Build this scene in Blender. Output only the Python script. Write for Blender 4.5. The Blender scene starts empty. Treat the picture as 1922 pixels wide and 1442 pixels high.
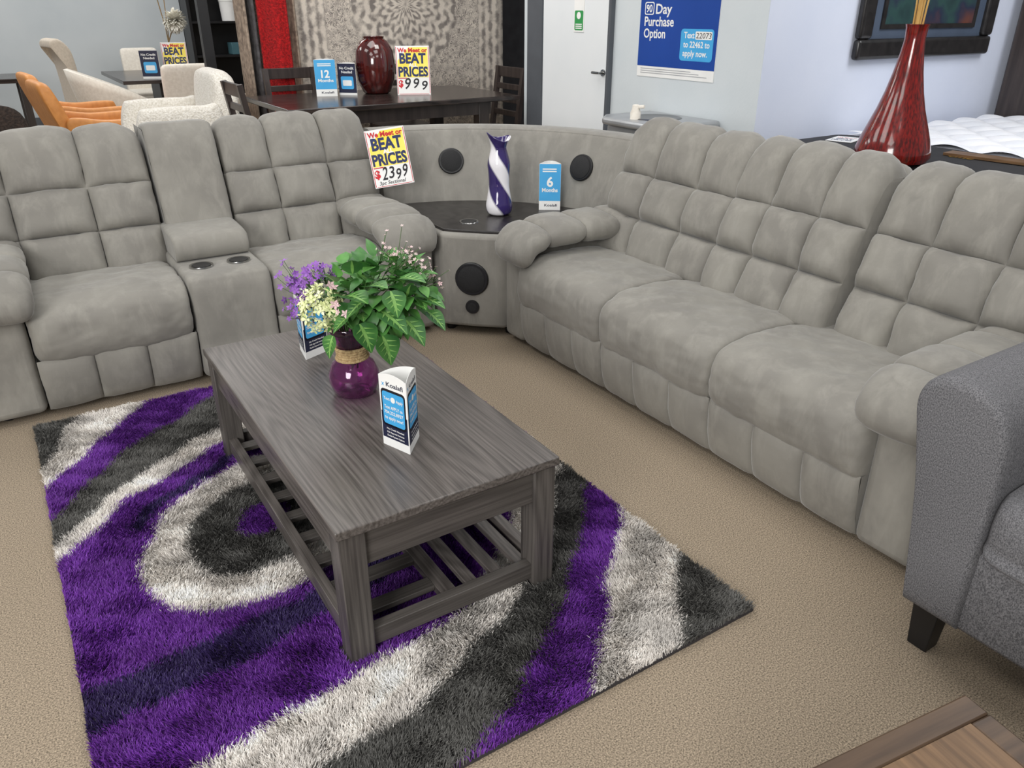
import bpy, bmesh, math, random
import numpy as np
from mathutils import Vector, Matrix
random.seed(7); rng=np.random.default_rng(7)
scene=bpy.context.scene; COL=scene.collection
PI=math.pi
scene.view_settings.view_transform='Standard'
# ------------------------------------------------------------------ camera
F=1460.0; PITCH=math.atan(706/1460); CP,SP=math.cos(PITCH),math.sin(PITCH); CY,SY=.8424,.5387
CAM=Vector((0,0,1.5))
cd=bpy.data.cameras.new('camera'); cd.sensor_width=36; cd.lens=36*F/1922; cd.clip_start=.05; cd.clip_end=200
cam=bpy.data.objects.new('camera',cd); COL.objects.link(cam); cam.location=CAM
cam.rotation_euler=(PI/2-PITCH,0,-math.atan2(SY,CY)); scene.camera=cam
def ray(u,v):
    x=(u-961)/F; y=(721-v)/F; dz=CP*y-SP; d=SP*y+CP
    return Vector((CY*x+SY*d,-SY*x+CY*d,dz))
def onz(u,v,z): r=ray(u,v); return CAM+r*((z-1.5)/r.z)
def onx(u,v,X): r=ray(u,v); return CAM+r*(X/r.x)
def ony(u,v,Y): r=ray(u,v); return CAM+r*(Y/r.y)
# ------------------------------------------------------------------ materials
def C(r,g,b):
    f=lambda c:(c/12.92 if c<=.04045 else ((c+.055)/1.055)**2.4)
    return (f(r/255),f(g/255),f(b/255),1)
def mat(name,c,c2=None,scale=8,rough=.6,metal=0,bump=0,bscale=120,sheen=0,coat=0,trans=0,detail=4,lo=.35,hi=.65,stretch=(1,1,1),spec=.5,alpha=1):
    m=bpy.data.materials.new(name); m.use_nodes=True; nt=m.node_tree; N=nt.nodes; L=nt.links
    b=N['Principled BSDF']; b.inputs['Roughness'].default_value=rough; b.inputs['Metallic'].default_value=metal
    b.inputs['Sheen Weight'].default_value=sheen; b.inputs['Coat Weight'].default_value=coat
    b.inputs['Transmission Weight'].default_value=trans; b.inputs['Specular IOR Level'].default_value=spec
    b.inputs['Alpha'].default_value=alpha
    if c2 is None: c2=(c[0]*.9,c[1]*.9,c[2]*.9,1)
    tc=N.new('ShaderNodeTexCoord'); mp=N.new('ShaderNodeMapping'); mp.inputs['Scale'].default_value=stretch
    L.new(tc.outputs['Object'],mp.inputs[0])
    n=N.new('ShaderNodeTexNoise'); n.inputs['Scale'].default_value=scale; n.inputs['Detail'].default_value=detail
    L.new(mp.outputs[0],n.inputs['Vector'])
    r=N.new('ShaderNodeValToRGB'); r.color_ramp.elements[0].position=lo; r.color_ramp.elements[1].position=hi
    r.color_ramp.elements[0].color=c; r.color_ramp.elements[1].color=c2
    L.new(n.outputs['Fac'],r.inputs[0]); L.new(r.outputs[0],b.inputs['Base Color'])
    if bump:
        n2=N.new('ShaderNodeTexNoise'); n2.inputs['Scale'].default_value=bscale; n2.inputs['Detail'].default_value=3
        L.new(mp.outputs[0],n2.inputs['Vector'])
        bp=N.new('ShaderNodeBump'); bp.inputs['Strength'].default_value=bump; bp.inputs['Distance'].default_value=.01
        L.new(n2.outputs['Fac'],bp.inputs['Height']); L.new(bp.outputs[0],b.inputs['Normal'])
    return m
def suede(name,c1,c2,c3):
    m=mat(name,c1,c2,scale=4.5,rough=.75,bump=.4,bscale=12,sheen=.25,lo=.38,hi=.62,detail=5)
    nt=m.node_tree; N=nt.nodes; L=nt.links; b=N['Principled BSDF']
    b.inputs['Sheen Roughness'].default_value=.4; b.inputs['Specular IOR Level'].default_value=.25
    tc=[n for n in N if n.type=='TEX_COORD'][0]; r=[n for n in N if n.type=='VALTORGB'][0]
    # brushed nap: soft streaks
    mp=N.new('ShaderNodeMapping'); mp.inputs['Scale'].default_value=(1.5,1.5,.5); mp.inputs['Rotation'].default_value=(.5,.6,.3); L.new(tc.outputs['Object'],mp.inputs[0])
    n=N.new('ShaderNodeTexNoise'); n.inputs['Scale'].default_value=10; n.inputs['Detail'].default_value=8; n.inputs['Roughness'].default_value=.65; n.inputs['Distortion'].default_value=.4
    L.new(mp.outputs[0],n.inputs['Vector'])
    r2=N.new('ShaderNodeValToRGB'); r2.color_ramp.elements[0].position=.46; r2.color_ramp.elements[1].position=.68
    r2.color_ramp.elements[0].color=(0,0,0,1); r2.color_ramp.elements[1].color=(.55,.55,.55,1)
    L.new(n.outputs['Fac'],r2.inputs[0])
    mx=N.new('ShaderNodeMix'); mx.data_type='RGBA'; L.new(r2.outputs[0],mx.inputs['Factor']); L.new(r.outputs[0],mx.inputs['A'])
    mx.inputs['B'].default_value=c3; L.new(mx.outputs['Result'],b.inputs['Base Color'])
    return m
def woodmat(name,c1,c2,stretch,k=9,rough=.45,streak=(60,4,60),coat=0,ring=.16,lo=.3,hi=.72,nd=.6):
    m=bpy.data.materials.new(name); m.use_nodes=True; nt=m.node_tree; N=nt.nodes; L=nt.links; b=N['Principled BSDF']
    b.inputs['Roughness'].default_value=rough; b.inputs['Coat Weight'].default_value=coat
    tc=N.new('ShaderNodeTexCoord')
    mp=N.new('ShaderNodeMapping'); mp.inputs['Scale'].default_value=stretch; L.new(tc.outputs['Object'],mp.inputs[0])
    n=N.new('ShaderNodeTexNoise'); n.inputs['Scale'].default_value=1; n.inputs['Detail'].default_value=nd; L.new(mp.outputs[0],n.inputs['Vector'])
    mu=N.new('ShaderNodeMath'); mu.operation='MULTIPLY'; mu.inputs[1].default_value=k*6.283; L.new(n.outputs['Fac'],mu.inputs[0])
    si=N.new('ShaderNodeMath'); si.operation='SINE'; L.new(mu.outputs[0],si.inputs[0])
    mp2=N.new('ShaderNodeMapping'); mp2.inputs['Scale'].default_value=streak; L.new(tc.outputs['Object'],mp2.inputs[0])
    n2=N.new('ShaderNodeTexNoise'); n2.inputs['Scale'].default_value=1; n2.inputs['Detail'].default_value=3; L.new(mp2.outputs[0],n2.inputs['Vector'])
    ad=N.new('ShaderNodeMath'); ad.operation='MULTIPLY_ADD'; ad.inputs[1].default_value=ring; L.new(si.outputs[0],ad.inputs[0]); L.new(n2.outputs['Fac'],ad.inputs[2])
    r=N.new('ShaderNodeValToRGB'); r.color_ramp.elements[0].position=lo; r.color_ramp.elements[1].position=hi
    r.color_ramp.elements[0].color=c1; r.color_ramp.elements[1].color=c2
    L.new(ad.outputs[0],r.inputs[0]); L.new(r.outputs[0],b.inputs['Base Color'])
    bp=N.new('ShaderNodeBump'); bp.inputs['Strength'].default_value=.06; bp.inputs['Distance'].default_value=.002
    L.new(ad.outputs[0],bp.inputs['Height']); L.new(bp.outputs[0],b.inputs['Normal'])
    return m
SUEDE=suede('grey_suede',C(138,135,128),C(127,124,118),C(154,151,143))
TWEED=mat('charcoal_tweed',C(70,70,73),C(126,125,128),scale=420,rough=.9,bump=.15,bscale=420,lo=.34,hi=.68,stretch=(1,1,.6),detail=3)
BLACK=mat('black_plastic',C(22,22,24),C(30,30,32),rough=.4)
BLACKM=mat('black_mesh',C(14,14,15),C(34,34,36),scale=500,rough=.7,bump=.4,bscale=600)
SHELF=woodmat('black_shelf',C(34,31,31),C(48,45,44),(4,4,4),rough=.3)
CHROME=mat('steel',C(190,190,188),C(165,165,165),rough=.22,metal=1)
BRUSH=mat('brushed_steel',C(186,188,190),C(170,172,175),rough=.35,metal=.55)
TABLEW=woodmat('grey_wash_wood',C(68,63,60),C(108,102,98),(4.6,.62,4.6),k=30,rough=.33,streak=(170,3.5,170),ring=.1,lo=.27,hi=.76,nd=0)
TABLEX=woodmat('grey_wash_wood_cross',C(64,60,57),C(92,87,83),(.8,5,5),k=12,rough=.42,streak=(4,150,150),ring=.06)
TABLEZ=woodmat('grey_wash_wood_upright',C(62,58,56),C(98,93,89),(6,6,.9),k=12,rough=.42,streak=(150,150,4),ring=.08)
BROWNW=woodmat('brown_wood',C(94,70,46),C(128,98,68),(5,.9,5),k=16,rough=.4,streak=(100,4,100),ring=.1,nd=0)
BROWND=woodmat('dark_brown_wood',C(68,51,37),C(94,73,54),(1.2,5,5),k=6,rough=.4,streak=(5,70,70),ring=.06)
ESP=woodmat('espresso_wood',C(32,27,26),C(58,49,46),(2,5,5),k=5,rough=.22,streak=(4,60,60))
ESPC=mat('espresso_chair_wood',C(44,37,35),C(62,53,50),scale=30,rough=.4,stretch=(1,1,.1))
WHITE=mat('white_card',C(242,242,240),C(234,234,232),rough=.5)
YEL=mat('sign_yellow',C(250,222,60),C(252,236,120),scale=6,rough=.5)
RED=mat('sign_red',C(205,30,40),rough=.5)
NAVY=mat('print_navy',C(28,42,92),rough=.5)
NAVY2=mat('print_dark_navy',C(30,34,62),rough=.5)
SKY=mat('print_blue',C(66,164,222),C(74,172,228),rough=.5)
INK=mat('ink',C(25,22,30),rough=.5)
GREYP=mat('print_grey',C(170,172,176),rough=.5)
POSTER=mat('poster_blue',C(26,66,148),C(30,72,158),scale=2,rough=.35)
GREEN=mat('print_green',C(50,150,80),rough=.5)
WALLG=mat('wall_paint_grey',C(208,214,217),C(202,209,213),scale=3,rough=.8,bump=.08,bscale=60)
WALLT=mat('wall_daylight_tint',C(212,218,233),C(206,213,230),scale=2,rough=.8,bump=.08,bscale=60)  # bluish daylight from the right is put into this wall's colour
WALLL=mat('wall_paint_back',C(194,200,203),C(186,193,197),scale=1.5,rough=.85)
WALLD=mat('wall_dark',C(62,62,66),C(52,52,56),rough=.85)
DOORW=mat('door_white',C(230,233,235),C(224,228,231),scale=2,rough=.5)
TRIMD=mat('door_frame_grey',C(84,88,94),rough=.5)
CREAM=mat('cream_fabric',C(234,228,217),C(222,215,203),scale=40,rough=.9,bump=.12,bscale=200,sheen=.2)
BEIGE=mat('beige_fabric',C(200,188,172),C(188,176,160),scale=40,rough=.9,bump=.12,bscale=200,sheen=.2)
BOUC=mat('boucle',C(238,234,226),C(212,206,194),scale=70,rough=.95,bump=.8,bscale=90,sheen=.3)
ORANGE=mat('orange_leather',C(214,146,78),C(200,132,68),scale=20,rough=.5,bump=.05)
FUR=mat('brown_fur',C(34,27,24),C(58,46,40),scale=60,rough=.95,bump=1,bscale=70)
REDV=mat('red_lacquer',C(132,22,16),C(70,12,10),scale=9,rough=.15,coat=.6,stretch=(14,14,.5))
BROWNV=mat('oxblood_glaze',C(86,26,22),C(50,18,18),scale=6,rough=.12,coat=.7,stretch=(6,6,.6))
BAMB=mat('bamboo',C(206,166,96),C(180,138,72),scale=30,rough=.6,stretch=(1,1,.2))
PURG=mat('purple_glass',C(216,146,208),C(198,118,190),scale=30,rough=.04,trans=.97,coat=.1,bump=.06,bscale=60)
ROPE=mat('jute_rope',C(206,180,134),C(172,144,104),scale=120,rough=.9,bump=.6,bscale=200)
LEAF=mat('leaf_green',C(48,98,47),C(76,130,60),scale=18,rough=.45)
LEAFM=mat('leaf_mid_green',C(72,130,58),C(98,154,74),scale=25,rough=.45)
LEAFL=mat('leaf_light',C(140,186,104),C(118,168,84),scale=40,rough=.45)
STEM=mat('stem_green',C(70,104,52),rough=.6)
PURF=mat('purple_petals',C(128,70,170),C(160,110,196),scale=60,rough=.7)
CRMF=mat('cream_petals',C(240,242,200),C(220,230,162),scale=60,rough=.7)
PNKF=mat('pink_petals',C(220,202,198),C(208,186,184),scale=60,rough=.7)
PINK2=mat('blush_petals',C(236,208,208),C(226,190,194),rough=.7)
WHTF=mat('white_petals',C(246,244,236),C(234,230,216),scale=40,rough=.8)
GLASS=mat('clear_glass',C(235,240,240),rough=.03,trans=.95)
QUILT=mat('quilted_white',C(240,240,243),C(228,230,235),scale=9,rough=.8,bump=.1,bscale=60)
GOLD=mat('gold_print',C(176,140,62),rough=.4,metal=.6)
FRAMEB=mat('black_frame',C(26,25,26),C(40,38,38),scale=20,rough=.3)
REDRUG=mat('red_shag',C(190,20,24),C(132,10,14),scale=60,rough=.95,bump=1,bscale=120)
RUGW=mat('ivory_shag',C(206,200,188),C(160,152,140),scale=50,rough=.95,bump=.9,bscale=90)
RUGB=mat('beige_pattern_rug',C(176,158,140),C(124,110,98),scale=26,rough=.95)
RUGG=mat('slate_rug',C(92,90,92),C(60,58,60),scale=20,rough=.95)
CARP=mat('tan_carpet',C(84,74,62),C(184,167,144),scale=260,rough=.95,bump=.16,bscale=300,lo=.3,hi=.7,detail=5)
def oriental():
    m=mat('faded_oriental_rug',C(168,158,148),C(222,212,198),scale=5,rough=.95,detail=8,lo=.38,hi=.62,bump=.3,bscale=150)
    nt=m.node_tree;N=nt.nodes;L=nt.links;b=N['Principled BSDF']
    tc=[n for n in N if n.type=='TEX_COORD'][0]; r=[n for n in N if n.type=='VALTORGB'][0]
    sp=N.new('ShaderNodeSeparateXYZ'); L.new(tc.outputs['Object'],sp.inputs[0])
    def mth(op,a,b_=None,c_=None):
        q=N.new('ShaderNodeMath');q.operation=op
        for i,x in enumerate((a,b_,c_)):
            if x is None: continue
            if isinstance(x,(int,float)): q.inputs[i].default_value=x
            else: L.new(x,q.inputs[i])
        return q.outputs[0]
    ax=mth('ABSOLUTE',sp.outputs['X']); az=mth('ABSOLUTE',mth('ADD',sp.outputs['Z'],.12))
    cb=N.new('ShaderNodeCombineXYZ'); L.new(ax,cb.inputs[0]); L.new(az,cb.inputs[1])
    nd=N.new('ShaderNodeTexNoise'); nd.inputs['Scale'].default_value=11; nd.inputs['Detail'].default_value=1.5; nd.inputs['Distortion'].default_value=1.5; L.new(cb.outputs[0],nd.inputs['Vector'])
    rad=mth('SQRT',mth('ADD',mth('MULTIPLY',ax,ax),mth('MULTIPLY',az,az)))
    ang=mth('ARCTAN2',az,ax)
    lob=mth('MULTIPLY_ADD',mth('SINE',mth('MULTIPLY',ang,16)),.022,rad)
    inside=mth('LESS_THAN',lob,.52); outb=mth('GREATER_THAN',ax,.74)
    rings=mth('MULTIPLY',mth('SINE',mth('MULTIPLY',lob,72)),inside)
    pet=mth('MULTIPLY',mth('MULTIPLY',mth('SINE',mth('MULTIPLY',ang,24)),mth('SINE',mth('MULTIPLY',rad,36))),inside)
    bord=mth('MULTIPLY',mth('SINE',mth('MULTIPLY',ax,84)),outb)
    bordz=mth('MULTIPLY',mth('MULTIPLY',mth('SINE',mth('MULTIPLY',az,44)),mth('SINE',mth('MULTIPLY',ax,42))),outb)
    field=mth('MULTIPLY',mth('SINE',mth('MULTIPLY',nd.outputs['Fac'],85)),mth('MULTIPLY',mth('SUBTRACT',1.0,inside),mth('SUBTRACT',1.0,outb)))
    w=N.new('ShaderNodeTexNoise'); w.inputs['Scale'].default_value=30; w.inputs['Detail'].default_value=6; L.new(tc.outputs['Object'],w.inputs['Vector'])
    s=mth('MULTIPLY_ADD',w.outputs['Fac'],.6,.2)
    for q,wt in ((rings,.12),(pet,.13),(bord,.12),(bordz,.10),(field,.14)): s=mth('MULTIPLY_ADD',q,wt,s)
    r2=N.new('ShaderNodeValToRGB'); r2.color_ramp.elements[0].position=.34; r2.color_ramp.elements[1].position=.6
    r2.color_ramp.elements[0].color=C(112,106,104); r2.color_ramp.elements[1].color=C(222,212,200); L.new(s,r2.inputs[0])
    mx=N.new('ShaderNodeMix');mx.data_type='RGBA';mx.inputs['Factor'].default_value=.22;L.new(r2.outputs[0],mx.inputs['A']);L.new(r.outputs[0],mx.inputs['B'])
    L.new(mx.outputs['Result'],b.inputs['Base Color']); return m
ORI=oriental()
def swirl():
    m=mat('purple_white_swirl_glass',C(240,238,240),rough=.08,coat=.5)
    nt=m.node_tree;N=nt.nodes;L=nt.links;b=N['Principled BSDF']
    tc=[n for n in N if n.type=='TEX_COORD'][0]
    sp=N.new('ShaderNodeSeparateXYZ'); L.new(tc.outputs['Object'],sp.inputs[0])
    at=N.new('ShaderNodeMath');at.operation='ARCTAN2';L.new(sp.outputs['Y'],at.inputs[0]);L.new(sp.outputs['X'],at.inputs[1])
    a2=N.new('ShaderNodeMath');a2.operation='MULTIPLY';a2.inputs[1].default_value=2;L.new(at.outputs[0],a2.inputs[0])
    ma=N.new('ShaderNodeMath');ma.operation='MULTIPLY_ADD';L.new(sp.outputs['Z'],ma.inputs[0]);ma.inputs[1].default_value=24;L.new(a2.outputs[0],ma.inputs[2])
    s=N.new('ShaderNodeMath');s.operation='SINE';L.new(ma.outputs[0],s.inputs[0])
    r=N.new('ShaderNodeValToRGB'); e=r.color_ramp.elements
    e[0].position=.5;e[0].color=C(54,42,98);e[1].position=.72;e[1].color=C(238,236,240)
    h=N.new('ShaderNodeMath');h.operation='MULTIPLY_ADD';L.new(s.outputs[0],h.inputs[0]);h.inputs[1].default_value=.5;h.inputs[2].default_value=.5
    L.new(h.outputs[0],r.inputs[0]);L.new(r.outputs[0],b.inputs['Base Color']);return m
SWIRL=swirl()
def abstract():
    m=mat('abstract_print',C(28,40,48),C(104,62,50),scale=3,rough=.3,lo=.3,hi=.74)
    r=[n for n in m.node_tree.nodes if n.type=='VALTORGB'][0]
    e=r.color_ramp.elements.new(.48); e.color=C(44,72,70); e=r.color_ramp.elements.new(.57); e.color=C(38,46,66)
    return m
ABST=abstract()
CLOUD=bpy.data.textures.new('cushion_wrinkle','CLOUDS'); CLOUD.noise_scale=.11; CLOUD.noise_depth=2
# ------------------------------------------------------------------ mesh helpers
def catmull(P,n,closed=False):
    P=np.array(P,float); m=len(P); out=[]
    for i in range(m if closed else m-1):
        if closed: p0,p1,p2,p3=P[(i-1)%m],P[i],P[(i+1)%m],P[(i+2)%m]
        else: p0,p1,p2,p3=P[max(i-1,0)],P[i],P[i+1],P[min(i+2,m-1)]
        for t in np.linspace(0,1,n,endpoint=False):
            out.append(.5*((2*p1)+(-p0+p2)*t+(2*p0-5*p1+4*p2-p3)*t*t+(-p0+3*p1-3*p2+p3)*t**3))
    if not closed: out.append(P[-1])
    return np.array(out)
_tc={}
def text2d(s,bold=True):
    k=(s,bold)
    if k in _tc: return _tc[k]
    cu=bpy.data.curves.new('t','FONT'); cu.body=s; cu.size=1; cu.resolution_u=3
    cu.offset=(bold if not isinstance(bold,bool) else (.02 if bold else 0))
    o=bpy.data.objects.new('t',cu); COL.objects.link(o); bpy.context.view_layer.update()
    me=bpy.data.meshes.new_from_object(o.evaluated_get(bpy.context.evaluated_depsgraph_get()))
    V=np.array([v.co[:2] for v in me.vertices]); Fc=[tuple(p.vertices) for p in me.polygons]
    bpy.data.objects.remove(o); bpy.data.curves.remove(cu); bpy.data.meshes.remove(me)
    _tc[k]=(V,Fc); return _tc[k]
class MB:
    def __init__(s): s.v=[]; s.f=[]; s.m=[]
    def add(s,V,Fc,mi=0):
        b=len(s.v); s.v+= [tuple(map(float,p)) for p in V]
        for q in Fc: s.f.append(tuple(b+i for i in q)); s.m.append(mi)
        return s
    def box(s,lo,hi,mi=0):
        (a,b,c),(d,e,f)=lo,hi
        return s.add([(a,b,c),(d,b,c),(d,e,c),(a,e,c),(a,b,f),(d,b,f),(d,e,f),(a,e,f)],
            [(0,3,2,1),(4,5,6,7),(0,1,5,4),(1,2,6,5),(2,3,7,6),(3,0,4,7)],mi)
    def hexa(s,P,mi=0): return s.add(P,[(0,3,2,1),(4,5,6,7),(0,1,5,4),(1,2,6,5),(2,3,7,6),(3,0,4,7)],mi)
    def beam(s,a,b,w,t,up=(0,0,1),mi=0):
        a,b=Vector(a),Vector(b); d=(b-a).normalized(); up=Vector(up); sd=d.cross(up)
        if sd.length<1e-4: sd=d.cross(Vector((1,0,0)))
        sd.normalize(); n=sd.cross(d); sd*=w/2; n*=t/2
        return s.hexa([a-sd-n,a+sd-n,a+sd+n,a-sd+n,b-sd-n,b+sd-n,b+sd+n,b-sd+n],mi)
    def grid(s,P,wu=False,wv=False,mi=0,caps=False):
        P=np.asarray(P); a,b=P.shape[:2]; V=P.reshape(-1,3); Fc=[]
        for i in range(a if wu else a-1):
            for j in range(b if wv else b-1):
                i2,j2=(i+1)%a,(j+1)%b; Fc.append((i*b+j,i*b+j2,i2*b+j2,i2*b+j))
        if caps: Fc.append(tuple(range(b))[::-1]); Fc.append(tuple((a-1)*b+j for j in range(b)))
        return s.add(V,Fc,mi)
    def lathe(s,prof,c=(0,0,0),n=32,mi=0,caps=True):
        P=[[(c[0]+r*math.cos(2*PI*k/n),c[1]+r*math.sin(2*PI*k/n),c[2]+z) for k in range(n)] for r,z in prof]
        return s.grid(P,wv=True,mi=mi,caps=caps)
    def tube(s,pts,r,n=8,mi=0):
        pts=[Vector(p) for p in pts]; rs=r if hasattr(r,'__len__') else [r]*len(pts); P=[]
        ref=Vector((.3,.5,.81))
        for i,p in enumerate(pts):
            d=(pts[min(i+1,len(pts)-1)]-pts[max(i-1,0)]).normalized(); x=d.cross(ref)
            if x.length<.05: x=d.cross(Vector((1,0,0)))
            x.normalize(); y=d.cross(x)
            P.append([p+(x*math.cos(2*PI*k/n)+y*math.sin(2*PI*k/n))*rs[i] for k in range(n)])
        return s.grid(P,wv=True,mi=mi,caps=True)
    def prism(s,poly,z0,z1,mi=0):
        n=len(poly); V=[(x,y,z0) for x,y in poly]+[(x,y,z1) for x,y in poly]
        return s.add(V,[tuple(range(n))[::-1],tuple(range(n,2*n))]+[(i,(i+1)%n,n+(i+1)%n,n+i) for i in range(n)],mi)
    def disc(s,c,nrm,r,t,mi=0,n=28,dome=0):
        c=Vector(c); nrm=Vector(nrm).normalized(); x=nrm.cross(Vector((0,0,1)))
        if x.length<.05: x=Vector((1,0,0))
        x.normalize(); y=nrm.cross(x); P=[]
        for rr,h in ((r,0),(r,t*.7),(r*.94,t),(r*.5,t+dome),(r*.05,t+dome)):
            P.append([c+(x*math.cos(2*PI*k/n)+y*math.sin(2*PI*k/n))*rr+nrm*h for k in range(n)])
        return s.grid(P,wv=True,mi=mi,caps=True)
    def rect(s,o,xd,zd,x0,x1,z0,z1,mi=0):
        o,xd,zd=Vector(o),Vector(xd),Vector(zd)
        return s.add([o+xd*x0+zd*z0,o+xd*x1+zd*z0,o+xd*x1+zd*z1,o+xd*x0+zd*z1],[(0,1,2,3)],mi)
    def rrect(s,o,xd,zd,x0,x1,z0,z1,r,mi=0):
        o,xd,zd=Vector(o),Vector(xd),Vector(zd); V=[]
        for cx,cz,a0 in ((x1-r,z0+r,-90),(x1-r,z1-r,0),(x0+r,z1-r,90),(x0+r,z0+r,180)):
            for k in range(5):
                a=math.radians(a0+k*22.5); V.append(o+xd*(cx+r*math.cos(a))+zd*(cz+r*math.sin(a)))
        return s.add(V,[tuple(range(len(V)))],mi)
    def text(s,t,o,xd,zd,x,z,h,w=None,mi=0,align='c',shear=0,bold=True):
        V,Fc=text2d(t,bold); o,xd,zd=Vector(o),Vector(xd),Vector(zd)
        k=h/.69; x0,x1=V[:,0].min(),V[:,0].max(); kx=k if w is None else w/(x1-x0)
        off={'c':(x0+x1)/2,'l':x0,'r':x1}[align]
        return s.add([o+xd*(x+(p[0]-off)*kx+shear*p[1]*k)+zd*(z+p[1]*k) for p in V],Fc,mi)
    def obj(s,name,mats,parent=None,smooth=None,bevel=0,seg=2,sub=0,recalc=True,solid=0,wrinkle=0):
        me=bpy.data.meshes.new(name); me.from_pydata(s.v,[],s.f)
        if not isinstance(mats,(list,tuple)): mats=[mats]
        for m in mats: me.materials.append(m)
        me.polygons.foreach_set('material_index',s.m)
        if recalc:
            bm=bmesh.new(); bm.from_mesh(me); bmesh.ops.recalc_face_normals(bm,faces=bm.faces); bm.to_mesh(me); bm.free()
        if smooth is not None or bevel:
            me.polygons.foreach_set('use_smooth',[True]*len(me.polygons))
            me.set_sharp_from_angle(angle=math.radians(smooth or 40))
        me.update(); o=bpy.data.objects.new(name,me); COL.objects.link(o)
        if parent: o.parent=parent
        if solid: md=o.modifiers.new('solid','SOLIDIFY'); md.thickness=solid
        if bevel:
            md=o.modifiers.new('bevel','BEVEL'); md.width=bevel; md.segments=seg; md.limit_method='ANGLE'; md.angle_limit=math.radians(40)
            md.harden_normals=False
        if sub: md=o.modifiers.new('sub','SUBSURF'); md.levels=sub; md.render_levels=sub
        if wrinkle:
            md=o.modifiers.new('wrinkle','DISPLACE'); md.texture=CLOUD; md.texture_coords='GLOBAL'; md.strength=wrinkle; md.mid_level=.5
        return o
def tag(o,label,cat,group=None):
    o['label']=label; o['category']=cat
    if group: o['group']=group
    return o
def thing(name,label,cat,loc=(0,0,0),rz=0,group=None):
    o=bpy.data.objects.new(name,None); o.empty_display_size=.1; COL.objects.link(o)
    o.location=loc; o.rotation_euler=(0,0,rz); return tag(o,label,cat,group)
def struct(name,mb,m,parent=None,**k):
    o=mb.obj(name,m,parent,**k)
    if not parent: o['kind']='structure'
    return o
def dup(root,loc,rz,label,group=None):
    r=root.copy(); COL.objects.link(r); r.location=loc; r.rotation_euler=(0,0,rz); r['label']=label
    if group: r['group']=group
    for ch in list(root.children):
        c=ch.copy(); COL.objects.link(c); c.parent=r
        for g in ch.children:
            d=g.copy(); COL.objects.link(d); d.parent=c
    return r
# upholstery builders --------------------------------------------------
def tuft(mb,x0,x1,cols,path,rows,amp,close=None,n=12,jit=.08,ex=2.4,colb=None,drop=None):
    p=catmull(path,20); d=np.r_[0,np.cumsum(np.hypot(*np.diff(p,axis=0).T))]; d/=d[-1]
    a=np.sin(np.linspace(-PI/2,PI/2,n)); R=[]
    rows=list(rows); flat=rows[-1]<.999
    for r in range(len(rows)-1):
        A=[(amp[r] if hasattr(amp,'__len__') else amp)*(1+random.uniform(-jit,jit)) for _ in range(cols)]
        for j in range(n):
            if r and j==0: continue
            v=rows[r]+(rows[r+1]-rows[r])*(a[j]+1)/2
            y,z=np.interp(v,d,p[:,0]),np.interp(v,d,p[:,1])
            y1,z1=np.interp(min(v+.01,1),d,p[:,0]),np.interp(min(v+.01,1),d,p[:,1])
            y2,z2=np.interp(max(v-.01,0),d,p[:,0]),np.interp(max(v-.01,0),d,p[:,1])
            t=np.array([y1-y2,z1-z2]); t/=np.linalg.norm(t); row=[]
            for c in range(cols):
                for i in range(n):
                    if c and i==0: continue
                    q=(a[i]+1)/2
                    f=(c+q)/cols if colb is None else colb[c]+(colb[c+1]-colb[c])*q
                    h=A[c]*max((1-abs(a[i])**ex)*(1-abs(a[j])**ex),0)**.5
                    dz=0
                    if drop:  # shoulders of the cushion fall away at its outer edges
                        e=abs(2*f-1); dz=-drop*max(0,(e-.72)/.28)**2*max(0,(v-.45)/.55)**.7
                    row.append((x0+(x1-x0)*f,y-t[1]*h,z+t[0]*h+dz))
            R.append(row)
    if flat: R.append([(q[0],p[-1][0],p[-1][1]) for q in R[-1]])
    mb.grid(R)
    if close is not None:
        for k in (0,-1):
            mb.grid([[r[k] for r in R],[(r[k][0],max(close,r[k][1]),r[k][2]) for r in R]])
    return mb
def loft_x(mb,prof,x0,x1,n=22,p=7,m=8,crown=0):
    pr=catmull(prof,m,True); c=pr.mean(0); R=[]
    for s in np.sin(np.linspace(-PI/2,PI/2,n)):
        f=max(1-abs(s)**p,0)**(1/p); f=max(f,.02); 
        q=c+(pr-c)*f; q=q.copy(); up=pr[:,1]>c[1]; q[up,1]+=crown*(1-s*s)*f
        R.append([((x0+x1)/2+s*(x1-x0)/2,y,z) for y,z in q])
    return mb.grid(R,wv=True,caps=True)
def arm_pad(mb,path,xc,hw,ht,puffs,n=14):
    p=catmull(path,16); d=np.r_[0,np.cumsum(np.hypot(*np.diff(p,axis=0).T))]; d/=d[-1]; R=[]
    a=np.sin(np.linspace(-PI/2,PI/2,n))
    for k in range(puffs):
        for j in range(n):
            if k and j==0: continue
            v=(k+(a[j]+1)/2)/puffs
            y,z=np.interp(v,d,p[:,0]),np.interp(v,d,p[:,1])
            t=np.array([np.interp(min(v+.02,1),d,p[:,0])-np.interp(max(v-.02,0),d,p[:,0]),np.interp(min(v+.02,1),d,p[:,1])-np.interp(max(v-.02,0),d,p[:,1])]); t/=np.linalg.norm(t)
            e=max(1-abs(2*v-1)**7,.0)**(1/3); e=max(e,.05); pf=(1-.42*abs(a[j])**6)
            ring=[]
            for q in range(24):
                th=2*PI*q/24; cx=math.copysign(abs(math.cos(th))**.7,math.cos(th)); sx=math.copysign(abs(math.sin(th))**.85,math.sin(th))
                h=sx*ht*pf*e
                ring.append((xc+cx*hw*(.55+.45*e)*(1-.1*abs(a[j])**6),y+t[1]*h*1,z-t[0]*h))
            R.append(ring)
    return mb.grid(R,wv=True,caps=True)
BACKP=[(.475,.40),(.535,.57),(.605,.74),(.67,.90),(.705,.965),(.77,.99),(.85,.96),(.90,.84)]
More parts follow.
